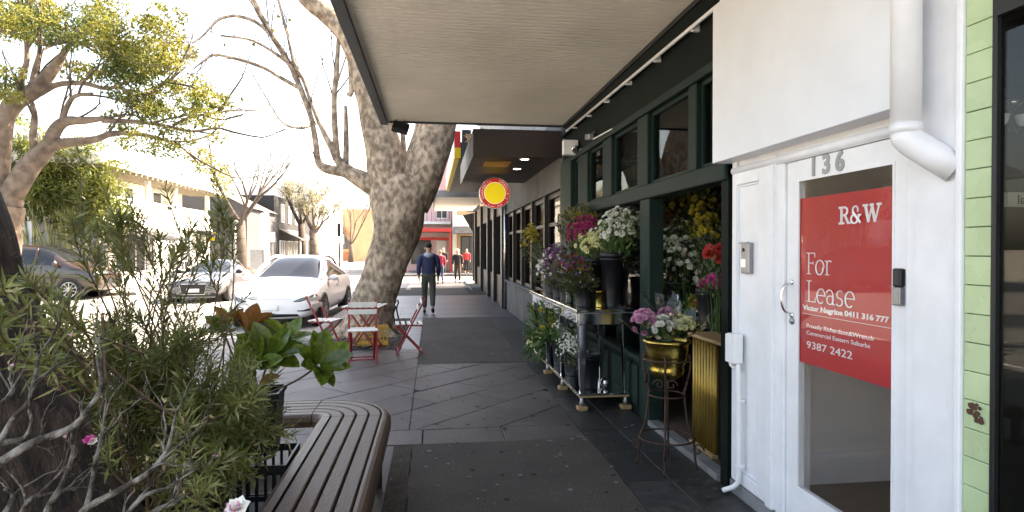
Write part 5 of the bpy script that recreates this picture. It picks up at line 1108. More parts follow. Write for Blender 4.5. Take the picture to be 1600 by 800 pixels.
for k in range(3): win(kb, 'X', -11.5, 48.6 + k * 2.4, 50.6 + k * 2.4, .2, 2.3, out=1, nx=3)
for k in range(3): win(kb, 'X', -11.5, 49 + k * 2.4, 49.9 + k * 2.4, 3.7, 5.1, out=1, nx=2)
for k in range(4): B('awning_post', 'wall_white', kb, -10.05, -9.95, 48.7 + k * 2.3, 48.8 + k * 2.3, -.1, 2.4)
pw = thing('pale_terrace', 'pale terrace row far down the left side of the street', 'building', (-13, 72, 0), world=True)
B('wall', 'wall_white', pw, -19, -11.8, 62.2, 84, -.2, 7.2); B('parapet', 'wall_white', pw, -19, -11.6, 62.2, 84, 7.21, 7.7)
for k in range(5):
    win(pw, 'X', -11.8, 63.5 + k * 4, 65 + k * 4, 4.2, 6.2, out=1, nx=2); win(pw, 'X', -11.8, 63.5 + k * 4, 66 + k * 4, .4, 2.6, out=1, nx=3)
ab = thing('arched_brick_building', 'far brick building with large arched window', 'building', (-13.6, 92, 0), world=True)
ac = at(528, 372, Y=92); B('wall', 'wall_salmon', ab, -19, -8.6, 92, 102, -.2, 7.5); B('base_course', 'brick_orange', ab, ac.x - 2.0, ac.x + 2.0, 91.9, 91.99, -.2, ac.z - 2.0); B('parapet', 'wall_white', ab, -19.2, -8.4, 91.8, 102, 7.51, 8.1)
am = MB(); pts = [(ac.x + 1.5 * math.cos(R(a)), 91.86, ac.z + .2 + 1.5 * math.sin(R(a))) for a in range(0, 181, 12)] + [(ac.x - 1.5, 91.86, ac.z - 1.6), (ac.x + 1.5, 91.86, ac.z - 1.6)]
am.ngon(pts[::-1]); am.build('arched_window', 'window_dark', ab); MB().tube([Vector(p_) + Vector((0, -.05, 0)) for p_ in pts[:16]], .16, 8).build('arch_surround', 'brick_orange', ab); B('window_panel', 'sign_white', ab, ac.x - .9, ac.x + .9, 91.7, 91.8, ac.z - .9, ac.z + .5)
fb = thing('far_shop_row', 'pale shop row closing the street in the far distance', 'building', (-3, 125, 0), world=True)
B('wall', 'wall_white', fb, -8, 1.5, 125, 135, -.2, 8); B('brick_bay', 'brick_orange', fb, -4.5, -3.2, 124.8, 124.99, 3, 6.5); B('parapet', 'wall_white', fb, -8.2, 1.7, 124.8, 135, 8.01, 8.5)
for k in range(4): win(fb, 'Y', 125, -7.3 + k * 2.1, -6.1 + k * 2.1, .3, 2.6); win(fb, 'Y', 125, -7.3 + k * 2.1, -6.4 + k * 2.1, 4, 6)
# buildings past the cross street on our side
pk_ = thing('pink_building', 'pale pink building with red awning past the cross street', 'building', (0, 48, 0), world=True)
B('wall', 'wall_pink', pk_, -1.9, 1.5, 48, 58, -.2, 9); B('shop_window', 'window_dark', pk_, -1.6, -.1, 47.9, 47.99, .5, 2.4); B('shop_door', 'wall_white', pk_, .35, 1.1, 47.9, 47.98, 0, 2.3)
for k in range(2): win(pk_, 'Y', 48, -1.4 + k * 1.7, -.5 + k * 1.7, 4.0, 6.2, nx=2, nz=2)
B('balcony', 'wall_white', pk_, -1.8, 1.4, 47.2, 47.99, 3.55, 3.75)
for k in range(10): B('baluster', 'black_metal', pk_, -1.75 + k * .34, -1.72 + k * .34, 47.22, 47.25, 3.751, 4.5)
rz0 = at(655, 372, Y=43.5); rz1 = at(706, 362, Y=43.5); ra = thing('red_awning', 'red cafe awning with dark underside past the cross street', 'awning', (.2, 45, 2.6), world=True)
B('fascia', 'awning_red', ra, -1.9, rz1.x, 43.4, 43.5, 2.85, 3.10, bevel=.01); B('deck', 'dark_timber', ra, -1.9, rz1.x, 43.51, 47.9, 2.92, 3.0); B('valance', 'awning_red', ra, -1.9, rz1.x - .15, 45.5, 45.56, 2.3, 2.5)
for x_ in (-1.8, rz1.x - .1): MB().tube([(x_, 43.6, 0), (x_, 43.6, 2.9)], .06, 8).build('post', 'awning_red', ra)
sb2 = thing('salmon_building', 'salmon brick corner building with white sign past the cross street', 'building', (3.5, 46, 0), world=True)
B('wall', 'wall_salmon', sb2, 1.55, 8, 45.5, 56, -.2, 9); B('pilaster', 'wall_cream', sb2, 1.5, 1.8, 45.3, 45.49, -.1, 9)
B('awning', 'kerb', sb2, 1.56, 8, 43.6, 45.49, 2.75, 3.25, bevel=.02); sgn_ = B('sign_panel', 'sign_white', sb2, at(713, 352, Y=43.5).x, at(738, 352, Y=43.5).x, 43.45, 43.55, 3.26, 4.0)
text('lettering', 'Shirt', .42, 'number_grey', sb2, (at(717, 352, Y=43.4).x, 43.44, 3.46), (1, 0, 0), (0, 0, 1), width=.8) if False else None
win(sb2, 'Y', 45.5, 2.6, 3.5, 4.4, 7.4, 'wall_black', nx=2); win(sb2, 'Y', 45.5, 2.1, 3.4, .1, 2.6, 'wall_black', nx=2)

# ------------------------------------------------------------------ street poles
def pole(name, label, px, py_top, Y, r, m, zb=-.05, cat='pole'):
    p_ = at(px, py_top, Y=Y); t = thing(name, label, cat, (p_.x, Y, zb), world=True)
    MB().tube([(p_.x, Y, zb), (p_.x, Y, p_.z)], [r * 1.15, r], 10).build('shaft', m, t, True); MB().lathe([(r * 2, 0), (r * 2, .06), (r * 1.2, .1)], 10, (p_.x, Y, zb)).build('base', m, t, True); return t, p_
t, p_ = pole('lamp_post', 'thin grey lamp post left of the bare tree', 367, 350, 33, .05, 'dull_steel'); MB().lathe([(.05, 0), (.16, .06), (.2, .14), (.06, .2)], 12, p_).build('lantern', 'lamp_glass', t, True)
t, p_ = pole('white_pole', 'white pole with box signs right of the bare tree', 416, 330, 33, .12, 'wall_white'); B('sign_plate', 'sign_white', t, p_.x - .35, p_.x + .45, 32.8, 32.86, 2.0, 2.5); B('control_box', 'dull_steel', t, p_.x - .75, p_.x - .16, 32.8, 33.1, .6, 1.6)
t, p_ = pole('thin_pole', 'thin white pole just left of the white sign pole', 409, 333, 34, .06, 'wall_white'); 
t, p_ = pole('traffic_signal', 'far traffic signal before the arched brick building', 530, 366, 60, .08, 'black_metal', cat='traffic light'); B('signal_head', 'black_metal', t, p_.x - .16, p_.x + .16, 59.7, 59.95, p_.z - .2, p_.z + 1.0)
t, p_ = pole('sign_board', 'white blank board on post behind the brown van', 48, 348, 25.3, .06, 'wall_white', cat='sign'); B('board', 'sign_white', t, p_.x - .95, p_.x + .12, 25.15, 25.23, p_.z - .95, p_.z + .05)
for i, (px, h_) in enumerate(((148, 366), (166, 378))):
    t, p_ = pole('stone_post', '%s weathered stone gate post by the bamboo' % ('taller', 'shorter')[i], px, h_, 25.1, .18, 'column_taupe', cat='post')
fsx = MB(); fg_ = random.Random(3)
for i in range(420): fsx.leaf((fg_.uniform(-12.2, -9.8), fg_.uniform(38, 39.4), fg_.uniform(.0, .55)), rvec(fg_) + Vector((0, 0, .8)), rvec(fg_), .16, .10)
tag(fsx.build('flower_bed', 'flower_strip', None), 'low bed of yellow and pink flowers under the bare tree', 'flower bed')['kind'] = 'stuff'

# ------------------------------------------------------------------ trees
def limbpath(pts, Y, zig=0.):
    return [at(p_[0], p_[1], Y=Y + (p_[2] if len(p_) > 2 else 0)) for p_ in pts]
tr = thing('plane_tree', 'big mottled plane tree forking beside the awning corner', 'tree', (-1.15, 11.9, 0), world=True)
YT = 11.9; S_ = YT / FPX
tk_ = MB()
tk_.tube(cr([at(572, 528, Y=YT), at(576, 505, Y=YT), at(585, 475, Y=YT), at(598, 430, Y=YT), at(612, 385, Y=YT), at(621, 340, Y=YT), at(624, 305, Y=YT), at(622, 275, Y=YT)], 5), lerp_r([46 * S_, 37 * S_, 33 * S_, 31 * S_, 33 * S_, 39 * S_, 43 * S_, 30 * S_], 5), 28, wob=.16)
tk_.build('trunk', 'bark_plane', tr, True)
for a in range(7):
    an = R(a * 52 + 10); b0 = at(573, 520, Y=YT); MB().tube(cr([b0 + Vector((math.cos(an) * .15, math.sin(an) * .15, .55)), b0 + Vector((math.cos(an) * .36, math.sin(an) * .36, .12)), b0 + Vector((math.cos(an) * .8, math.sin(an) * .8, -.12))], 4), lerp_r([.16, .15, .06], 4), 8, wob=.1).build('root', 'bark_plane', tr, True)
gt_ = random.Random(11); tw = MB(); tips = []
def limb(pts, rads, n=12, twigs=0, tl=1.2, tr_=.03, up=.1):
    P = limbpath(pts, YT); Pc = cr(P, 5); mb = MB(); mb.tube(Pc, lerp_r([r_ * S_ for r_ in rads], 5), n, wob=.12, seed=len(tips)); mb.build('limb', 'bark_plane', tr, True)
    for i in range(int(twigs * 2.2)):
        k = gt_.randint(len(Pc) // 3, len(Pc) - 2); d = (Pc[k + 1] - Pc[k]).normalized()
        grow(tw, Pc[k], d + rvec(gt_) * .9 + Vector((0, 0, .3)), tl * gt_.uniform(.5, 1.1), tr_ * gt_.uniform(.5, 1.), 3, gt_, tips, up, .4, 4, (2, 2), .66)
limb([(612, 320), (606, 270), (596, 220), (580, 165), (566, 120), (556, 85), (538, 50), (512, 22), (480, -5), (440, -60, .6), (400, -160, 1.2)], [32, 30, 27, 20, 17, 16, 16, 15, 14, 11, 8], 16, 5, 1.2, .02)
limb([(638, 320), (660, 270), (676, 225), (690, 175), (712, 110), (740, 20), (760, -80)], [30, 32, 31, 28, 24, 18, 12], 16, 5, 1.6)
limb([(636, 300), (642, 260), (655, 215), (662, 170), (668, 90), (655, -20)], [16, 14, 11, 9, 8, 6], 10, 3)
limb([(632, 290, .3), (631, 240, .4), (628, 190, .5), (622, 110, .6)], [5, 4.5, 4, 3], 8, 1)
limb([(600, 300), (580, 290), (560, 278), (540, 268), (520, 266), (503, 260), (496, 248), (493, 220), (485, 180), (470, 140), (455, 105), (425, 55), (405, 20), (392, -10), (370, -60)], [17, 15, 13, 10, 7.5, 6.5, 5, 4.5, 4, 4, 4, 4.3, 4.3, 4, 3], 10, 6, 1.2, .018)
limb([(545, 268), (530, 252), (518, 230), (505, 205), (488, 165), (474, 125), (460, 100), (448, 50), (435, 0), (430, -50)], [10, 7, 5, 4, 3.2, 3, 2.6, 2.2, 1.8, 1.5], 8, 5, 1.0, .014)
limb([(526, 250), (524, 210), (522, 160), (526, 110), (529, 55)], [6, 4.5, 4.5, 4, 3], 8, 2)
limb([(540, 262), (541, 215), (540, 165)], [5, 4, 2.5], 8, 0)
limb([(468, 138), (440, 122), (410, 105), (370, 92), (335, 86), (315, 98), (302, 108)], [3.2, 3, 2.7, 2.4, 2, 1.6, 1], 7, 5, .8, .011)
limb([(424, 52), (395, 32), (365, 25), (340, 32), (318, 55), (300, 68)], [3, 2.6, 2.4, 2, 1.6, 1.1], 7, 4, .8, .010)
limb([(450, 98), (425, 80), (390, 62), (345, 56)], [3, 2.2, 1.8, 1.2], 6, 3, .8, .013)
limb([(500, 190, .3), (470, 200), (440, 190), (415, 150)], [2.5, 2, 1.5, 1], 6, 2, .7, .012)
limb([(545, 150), (549, 140), (546, 100), (540, 60)], [5, 4, 3, 2], 7, 2, .9, .016)
tw.build('twigs', 'bark_twig', tr, True)['kind'] = 'stuff'
lf_ = MB()
for p_ in tips:
    if gt_.random() < .03: lf_.leaf(p_, rvec(gt_) + Vector((0, 0, -.4)), rvec(gt_), .09, .08)
lf_.build('last_leaves', 'leaf_yellow', tr, kind='stuff')

lt_ = thing('leafy_tree', 'spreading leafy tree with pale limbs and yellow-green foliage at left', 'tree', at(-10, 440, Z=0.) * .0 + Vector((-10.6, 15, -.1)), world=True)
YL = 15.; SL = YL / FPX; gl = random.Random(23); ltw = MB(); ltips = []
def limbL(pts, rads, twigs=3, tl=1.2, n=10):
    P = cr([at(p_[0], p_[1], Y=YL + (p_[2] if len(p_) > 2 else 0)) for p_ in pts], 5); MB().tube(P, lerp_r([r_ * SL for r_ in rads], 5), n, wob=.12, seed=len(pts)).build('limb', 'bark_light', lt_, True)
    for i in range(twigs):
        k = gl.randint(len(P) // 3, len(P) - 2); grow(ltw, P[k], (P[k + 1] - P[k]).normalized() + rvec(gl) * .9, tl * gl.uniform(.5, 1.), .03, 2, gl, ltips, .1, .4, 5)
MB().tube(cr([at(-14, 480, Y=YL), at(-8, 420, Y=YL), at(0, 360, Y=YL), at(10, 320, Y=YL)], 4), lerp_r([34 * SL, 28 * SL, 26 * SL, 22 * SL], 4), 14, wob=.12).build('trunk', 'bark_light', lt_, True)
limbL([(14, 325), (20, 300), (38, 268), (60, 245), (78, 225), (85, 205), (102, 190), (135, 188), (172, 184)], [16, 15, 14, 13, 11, 9, 7, 5, 3])
limbL([(24, 305), (45, 270), (66, 242), (85, 226), (115, 222), (150, 217), (180, 208), (230, 212), (280, 228, .3), (310, 255, .5)], [12, 11, 10, 8, 6, 5, 4, 3, 2, 1.2])
limbL([(2, 330), (-6, 280), (0, 235), (6, 190), (25, 160), (55, 140), (75, 118), (92, 96), (105, 75), (130, 40)], [16, 15, 14, 13, 12, 11, 9, 6, 4, 2.5])
limbL([(28, 160), (34, 120), (42, 95), (40, 50), (30, 10)], [6, 4.5, 3.5, 3, 2]); limbL([(48, 145), (55, 110), (62, 80), (60, 40)], [5, 4, 3, 2])
limbL([(60, 145), (90, 132), (130, 130), (170, 138), (210, 122), (250, 110)], [6, 4, 3.5, 3, 2.2, 1.5]); limbL([(96, 192), (106, 165), (118, 150), (145, 146)], [4, 3.5, 3, 2])
limbL([(160, 188), (210, 190), (255, 196), (300, 205), (340, 200), (368, 208)], [4, 3, 2.6, 2.2, 1.8, 1]); limbL([(180, 132), (220, 150), (260, 128), (290, 105)], [3, 2.4, 2, 1.2]); limbL([(270, 196), (300, 182), (330, 178), (352, 168)], [2.4, 2, 1.6, 1])
limbL([(0, 45), (40, 60), (75, 70), (110, 62), (150, 75)], [4, 3.5, 3, 2.4, 1.5])
limbL([(55, 240), (52, 210), (54, 180), (50, 160)], [6, 5, 4, 3], 1)
ltw.build('twigs', 'bark_twig', lt_, True)['kind'] = 'stuff'
def ells(L, Y, dens, g, dz=1.2):
    s_ = Y / FPX; out = []
    for px, py, rx, ry in L:
        for k in range(max(1, int(rx * ry / 260))):
            qx = px + g.uniform(-1, 1) * rx * .75; qy = py + g.uniform(-1, 1) * ry * .75; r_ = g.uniform(10, 22)
            out.append((at(qx, qy, Y=Y + g.uniform(-dz, dz)), (r_ * s_ * 1.4, r_ * s_ * 1.4, r_ * s_ * .75), int(dens * r_ * r_ / 300)))
    return out
cw1 = MB(); foliage(cw1, ells([(40, 30, 75, 38), (120, 35, 80, 42), (200, 60, 60, 50), (235, 110, 50, 42), (165, 95, 60, 35), (285, 155, 45, 32), (330, 155, 35, 22), (225, 170, 55, 30), (310, 190, 40, 20), (190, 205, 35, 14), (285, 220, 35, 12), (250, 30, 26, 30), (20, 130, 22, 50), (262, 75, 26, 30), (350, 210, 20, 10), (300, 240, 22, 10), (335, 258, 14, 10), (250, 238, 26, 8), (210, 225, 30, 8)], YL, 200, gl), gl, .095, .55)
cw1.build('crown', 'leaf_yellow', lt_, kind='stuff')
cw2 = MB(); foliage(cw2, ells([(40, 30, 75, 38), (120, 45, 80, 40), (200, 80, 60, 50), (225, 130, 50, 42), (220, 175, 50, 25), (300, 170, 40, 22), (10, 130, 20, 60)], YL + .4, 190, gl), gl, .095, .55)
cw2.build('crown', 'leaf_mid', lt_, kind='stuff')
# bamboo and dark shrubs by the house
bm_ = thing('bamboo_clump', 'tall clump of yellow-green bamboo behind the brown van', 'bamboo', (-14.5, 24, 0), world=True); gb2 = random.Random(4)
for i in range(34):
    px = gb2.uniform(38, 172); Y = gb2.uniform(25.0, 25.4); b0 = at(px, 425, Y=Y); h_ = gb2.uniform(2.8, 4.2)
    MB().tube([(b0.x, Y, -.1), (b0.x + gb2.uniform(-.1, .1), Y, h_ * .5), (b0.x + gb2.uniform(-.5, .5), Y - .2, h_)], [.045, .04, .015], 6).build('culm', 'culm', bm_, True)
cb_ = MB(); foliage(cb_, ells([(40, 255, 40, 45), (90, 260, 60, 45), (140, 290, 45, 45), (60, 310, 50, 35), (120, 330, 60, 30), (160, 335, 30, 30), (30, 220, 30, 30), (175, 300, 22, 40), (110, 290, 60, 40), (165, 265, 30, 25), (60, 280, 50, 40)], 25.1, 210, gb2, .5), gb2, .26, .22); cb_.build('foliage', 'leaf_bamboo', bm_, kind='stuff')
dsh = thing('dark_tree', 'dark green tree mass behind the leafy limbs at far left', 'tree', (-17.5, 28, 0), world=True)
MB().tube([(-18, 28.5, -.2), (-17.8, 28.4, 2.5), (-17.5, 28.2, 4.5)], [.25, .2, .1], 8).build('trunk', 'bark_grey', dsh, True)
c3 = MB(); foliage(c3, ells([(20, 200, 30, 40), (50, 235, 50, 40), (110, 250, 60, 30), (20, 290, 30, 50), (70, 300, 50, 40), (120, 310, 50, 40), (60, 350, 60, 30), (140, 350, 30, 30)], 27, 150, gb2, .8), gb2, .2, .5); c3.build('crown', 'leaf_mid', dsh, kind='stuff')
hd = MB(); foliage(hd, ells([(70, 372, 40, 10), (120, 392, 40, 16), (30, 372, 10, 10)], 25.05, 60, gb2, .3), gb2, .14, .4); tag(hd.build('low_hedge', 'leaf_yellow', None), 'low bright yellow-green hedge behind the brown van', 'hedge')['kind'] = 'stuff'
# bare street trees
def bare(label, px, Y, py_fork, py_top, r, spread, seed, m='bark_grey', leaves=0, lm='leaf_pale', stems=5, name='bare_tree', depth=4):
    g = random.Random(seed); b0 = at(px, 400, Y=Y); f = at(px, py_fork, Y=Y); zt_ = at(px, py_top, Y=Y).z; t = thing(name, label, 'tree', (b0.x, Y, -.1), world=True)
    MB().tube([(b0.x, Y, -.12), (b0.x + .05, Y, f.z * .5), (f.x, Y, f.z)], [r * 1.3, r, r * .9], 10, wob=.08).build('trunk', m, t, True)
    mb = MB(); tp = []; L = (zt_ - f.z) * .38
    for i in range(stems):
        a = 2 * PI * i / stems + g.uniform(-.3, .3); grow(mb, f - Vector((0, 0, g.uniform(0, .5))), (math.cos(a) * spread, math.sin(a) * spread, 1), L * g.uniform(.9, 1.2), r * .42, depth, g, tp, .14, .25, 6, (2, 4), .72, .5)
    mb.build('branches', m, t, True)['kind'] = 'stuff'
    if leaves:
        lm_ = MB()
        for p_ in tp:
            for k in range(leaves):
                q = p_ + rvec(g) * .35; s_ = g.uniform(.1, .2); lm_.leaf(q, rvec(g), rvec(g) + Vector((0, 0, .6)), s_, s_ * .6)
        lm_.build('crown', lm, t, kind='stuff')
    return t, tp
t, tp = bare('bare street tree before the grey building', 375, 36, 345, 190, .30, .75, 41)
yl_ = MB(); gy_ = random.Random(9); foliage(yl_, [(at(345, 283, Y=35.5) + rvec(gy_) * .7, (.45, .45, .5), 60) for k in range(7)], gy_, .16, .6); yl_.build('yellow_leaves', 'leaf_yellow', t, kind='stuff')
bare('dark trunked street tree with thin pale crown, left of the pair', 471, 50, 350, 268, .28, .8, 42, 'bark_grey', 7, stems=5, name='street_tree', depth=3)
bare('forked street tree with thin pale crown, right of the pair', 490, 48, 360, 290, .36, .9, 43, 'bark_light', 7, 'leaf_pale', 5, 'street_tree', 3)
bare('distant tree with sparse olive crown above the arched building', 548, 85, 380, 290, .3, .8, 44, 'bark_grey', 2, 'leaf_pale', 5, 'distant_tree', 3)
# ------------------------------------------------------------------ foreground: tree bench, trunk and potted plants
BX0, BX1, BY0, BY1, BR = -2.25, -.285, .35, 4.9, .55
def ring(d, n=10):
    """rounded rectangle inset by d, counter-clockwise from the right side's start; returns points, outward normals"""
    r_ = max(.06, BR - d); out = []
    for cx, cy, a0 in ((BX1 - d - r_, BY1 - d - r_, 0), (BX0 + d + r_, BY1 - d - r_, 90), (BX0 + d + r_, BY0 + d + r_, 180), (BX1 - d - r_, BY0 + d + r_, 270)):
        for i in range(n + 1):
            a = R(a0 + 90 * i / n); out.append((Vector((cx + r_ * math.cos(a), cy + r_ * math.sin(a), 0)), Vector((math.cos(a), math.sin(a), 0))))
    return out
tbn = thing('tree_bench', 'curved dark timber slat bench wrapping around foreground tree', 'bench', ((BX0 + BX1) / 2, (BY0 + BY1) / 2, 0), world=True)
def sweep(name, m, prof, pieces):
    """prof: closed polygon (inset d, z); pieces: index ranges on the ring"""
    rg_ = [ring(d) for d, z in prof]; N = len(rg_[0]); n = len(prof)
    for (i0, i1) in pieces:
        mb = MB(); vs = []; cnt = 0; idx = list(range(i0, i1 + 1))
        for q, i in enumerate(idx):
            for k in range(n):
                p_ = rg_[k][i % N][0].copy()
                if q == 0 or q == len(idx) - 1:   # saw gap at the butt joint
                    o_ = rg_[k][idx[1 if q == 0 else -2] % N][0]; dd = o_ - p_
                    if dd.length > 1e-4: p_ += dd.normalized() * min(.003, dd.length * .3)
                p_.z = prof[k][1]; vs.append(p_)
        L = len(idx); fs = [(q * n + k, q * n + (k + 1) % n, (q + 1) * n + (k + 1) % n, (q + 1) * n + k) for q in range(L - 1) for k in range(n)] + [tuple(range(n - 1, -1, -1)), tuple((L - 1) * n + k for k in range(n))]
        mb.add(vs, fs).build(name, m, tbn)
def slat_prof(d0, d1): e = .006; return [(d0, .41), (d1, .41), (d1, .45 - e), (d1 - e, .45), (d0 + e, .45), (d0, .45 - e)]
PCS = [(0, 10), (10, 11), (11, 21), (21, 22), (22, 32), (32, 33), (33, 43), (43, 44)]
nose = [(.062, .405)] + [(.03 - .03 * math.cos(R(a)) if False else .04 - .04 * math.cos(R(90 - a)), .41 + .04 * math.sin(R(a))) for a in ()] + [(.062, .45), (.045, .45), (.025, .444), (.010, .43), (.0, .405), (.0, .36), (.012, .345), (.062, .345)]
sweep('edge_nosing', 'bench_wood_edge', nose[1:], PCS)
for d0 in (.072, .158, .244, .330): sweep('slat', 'bench_wood', slat_prof(d0, d0 + .075), PCS)
sweep('inner_nosing', 'bench_wood_edge', [(.416, .36), (.485, .36), (.49, .40), (.485, .43), (.47, .446), (.455, .45), (.416, .45)], PCS)
N_ = ring(0)
for (x_, y_, dx, dy) in ((-.52, 4.2, 1, 0), (-.52, 3.2, 1, 0), (-.52, 2.0, 1, 0), (-.52, 1.0, 1, 0), (-1.3, 4.66, 0, 1), (-2.02, 3.4, 1, 0), (-2.02, 1.6, 1, 0), (-.66, 4.56, .7, .7)):
    hv = Vector((dx, dy, 0)) * .19; c = Vector((x_, y_, 0)); MB().bar(c - hv + Vector((0, 0, .39)), c + hv + Vector((0, 0, .39)), .05, .035).build('bearer', 'black_metal', tbn)
    for s_ in (-1, 1): MB().bar(c + hv * s_ * .85, c + hv * s_ * .85 + Vector((0, 0, .38)), .045, .045).build('leg', 'black_metal', tbn)
rough_sheet('tree_pit', 'soil', -2.0, -.55, .6, 4.6, .012, .02, 40, 9, .01)
# the shaded trunk inside the bench
ft = thing('shaded_tree', 'dark rough tree trunk at the left edge behind the bare twigs', 'tree', (-1.45, 2.05, 0), world=True); YF = 2.05; SF = YF / FPX
P = cr([at(-45, 860, Y=YF), at(-62, 750, Y=YF), at(-100, 635, Y=YF), at(-148, 480, Y=YF), at(-160, 390, Y=YF), at(-186, 290, Y=YF), at(-225, 120, Y=YF), at(-260, -150, Y=YF), at(-380, -500, Y=YF)], 6)
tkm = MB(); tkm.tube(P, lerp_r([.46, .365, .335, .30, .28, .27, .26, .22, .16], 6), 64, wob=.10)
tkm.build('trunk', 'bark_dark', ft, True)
ftb = MB(); tps = []; gft = random.Random(8)
for i in range(5): grow(ftb, P[-1], (gft.uniform(-1.2, -.2), gft.uniform(-.8, .8), .9), 1.2, .09, 3, gft, tps, .1)
ftb.build('limbs', 'bark_dark', ft, True); fc_ = MB(); foliage(fc_, [(p_, (.4, .4, .3), 5) for p_ in tps], gft, .12, .5); fc_.build('crown', 'leaf_mid', ft, kind='stuff')
# shrub with narrow leaves, in black tubs between trunk and bench
sh = thing('narrow_leaf_shrub', 'dense shrub with narrow olive leaves in front of the trunk', 'shrub', (-1.15, 2.9, 0), world=True); gs_ = random.Random(77)
env = [(0, 445), (40, 440), (80, 425), (112, 335), (150, 345), (190, 330), (230, 350), (265, 372), (300, 350), (345, 318), (375, 360), (400, 470), (420, 560), (450, 600)]
env2 = [(0, 470), (60, 465), (110, 485), (150, 490), (200, 490), (250, 490), (300, 515), (335, 530), (350, 580), (400, 610), (450, 720)]
def envy(x, env=env):
    for a, b in zip(env, env[1:]):
        if a[0] <= x <= b[0]: return a[1] + (b[1] - a[1]) * (x - a[0]) / (b[0] - a[0])
    return 600
stm = MB(); lfm = MB(); lfp = MB()
def spray(path, r0, dens, lw, ll, f0=.22):
    Pp = cr(path, 6); stm.tube(Pp, lerp_r([r0, r0 * .8, r0 * .55, r0 * .3][:len(path)] if len(path) <= 4 else [r0] * len(path), 6), 5)
    n = len(Pp); tot = sum((Pp[i + 1] - Pp[i]).length for i in range(n - 1)); k = int(tot * dens)
    for j in range(k):
        f = f0 + (1 - f0) * (j / k); q = f * (n - 1); i = min(n - 2, int(q)); p_ = Pp[i].lerp(Pp[i + 1], q - i); ax = (Pp[i + 1] - Pp[i]).normalized()
        sd2 = ax.orthogonal().normalized(); sd2.rotate(Matrix.Rotation(j * 2.4 + gs_.uniform(-.3, .3), 3, ax)); d = ax * gs_.uniform(.25, 1.0) + sd2 * gs_.uniform(.6, 1.0) + Vector((0, 0, .05)) + rvec(gs_) * .25
        L = ll * gs_.uniform(.6, 1.2) * (.7 + .3 * (1 - f)); (lfp if gs_.random() < .13 else lfm).leaf(p_, d, ax, L, lw * gs_.uniform(.7, 1.2), gs_.uniform(-.2, .3))
for i in range(112):
    x_ = gs_.uniform(-30, 410) if i > 16 else gs_.choice((125, 135, 150, 175, 215, 235, 280, 310, 365)) + gs_.uniform(-12, 12) if i > 12 else (112, 190, 345, 200, 120, 205, 330, 360, 180, 250, 300, 165, 150)[i]
    top = envy(max(0, min(450, x_)), env if i <= 16 else env2); py = top + (gs_.uniform(0, 1) ** 1.1) * (760 - top) if i > 16 else top + 6 + (i > 12) * gs_.uniform(0, 40)
    Y = gs_.uniform(2.6, 3.5) if x_ > 140 else gs_.uniform(2.1, 3.0)
    if py > 600 and x_ > 380: x_ = 380
    tip = at(x_, py, Y=Y); base = Vector((gs_.uniform(-1.45, -1.0), gs_.uniform(2.75, 3.3), gs_.uniform(.28, .5)))
    mid = base.lerp(tip, .5) + Vector((gs_.uniform(-.12, .12), gs_.uniform(-.1, .1), .08 + .15 * gs_.random()))
    spray([base, mid, tip.lerp(mid, .25) + rvec(gs_) * .03, tip], .0045, 85 if i > 16 else 55, .0105, .105, .22 if i > 16 else .5)
    for k in range(3 if i > 16 else 1):
        f = gs_.uniform(.35, .85); s0 = mid.lerp(tip, f); d = (tip - mid).normalized() + rvec(gs_) * .9 + Vector((0, 0, .25)); spray([s0, s0 + d * .10, s0 + d * .19 + Vector((0, 0, .02))], .0025, 120, .0098, .085)
for i in range(29):     # sprigs hanging in front of the trunk and low over the tubs
    if i < 10: x_, py, Y = gs_.uniform(-15, 105), gs_.uniform(425, 580), gs_.uniform(1.55, 1.68); b0 = at(x_ + gs_.uniform(40, 130), py + gs_.uniform(60, 150), Y=Y + .25)
    else: x_, py, Y = gs_.uniform(120, 370), gs_.uniform(620, 780), gs_.uniform(1.9, 2.6); b0 = at(x_ + gs_.uniform(-60, 60), py + gs_.uniform(90, 160), Y=Y + .2)
    tip = at(x_, py, Y=Y); m1 = b0.lerp(tip, .5) + rvec(gs_) * .04; spray([b0, m1, tip.lerp(m1, .3) + rvec(gs_) * .02, tip], .004, 95, .0095, .085)
for px0, py0, px1, py1, Y in ((10, 430, 170, 610, 2.3), (165, 600, 160, 490, 2.35), (200, 760, 160, 560, 2.4), (150, 555, 285, 660, 2.45)):
    stm.tube(cr([at(px0, py0, Y=Y), at((px0 + px1) / 2, (py0 + py1) / 2 + 6, Y=Y + .05), at(px1, py1, Y=Y + .1)], 5), .006, 6)
stm.build('stems', 'stem_brown', sh, True, kind='stuff'); lfm.build('foliage', 'leaf_shrub', sh, kind='stuff'); lfp.build('pale_foliage', 'leaf_shrub_pale', sh, kind='stuff')
bucket('round black tub under the narrow leaf shrub', (-1.22, 3.05, .015), .22, .27, .40, name='plant_tub', cat='pot')
bucket('second black tub beside the bench under the shrub', (-1.02, 2.45, .015), .18, .22, .38, name='plant_tub', cat='pot')
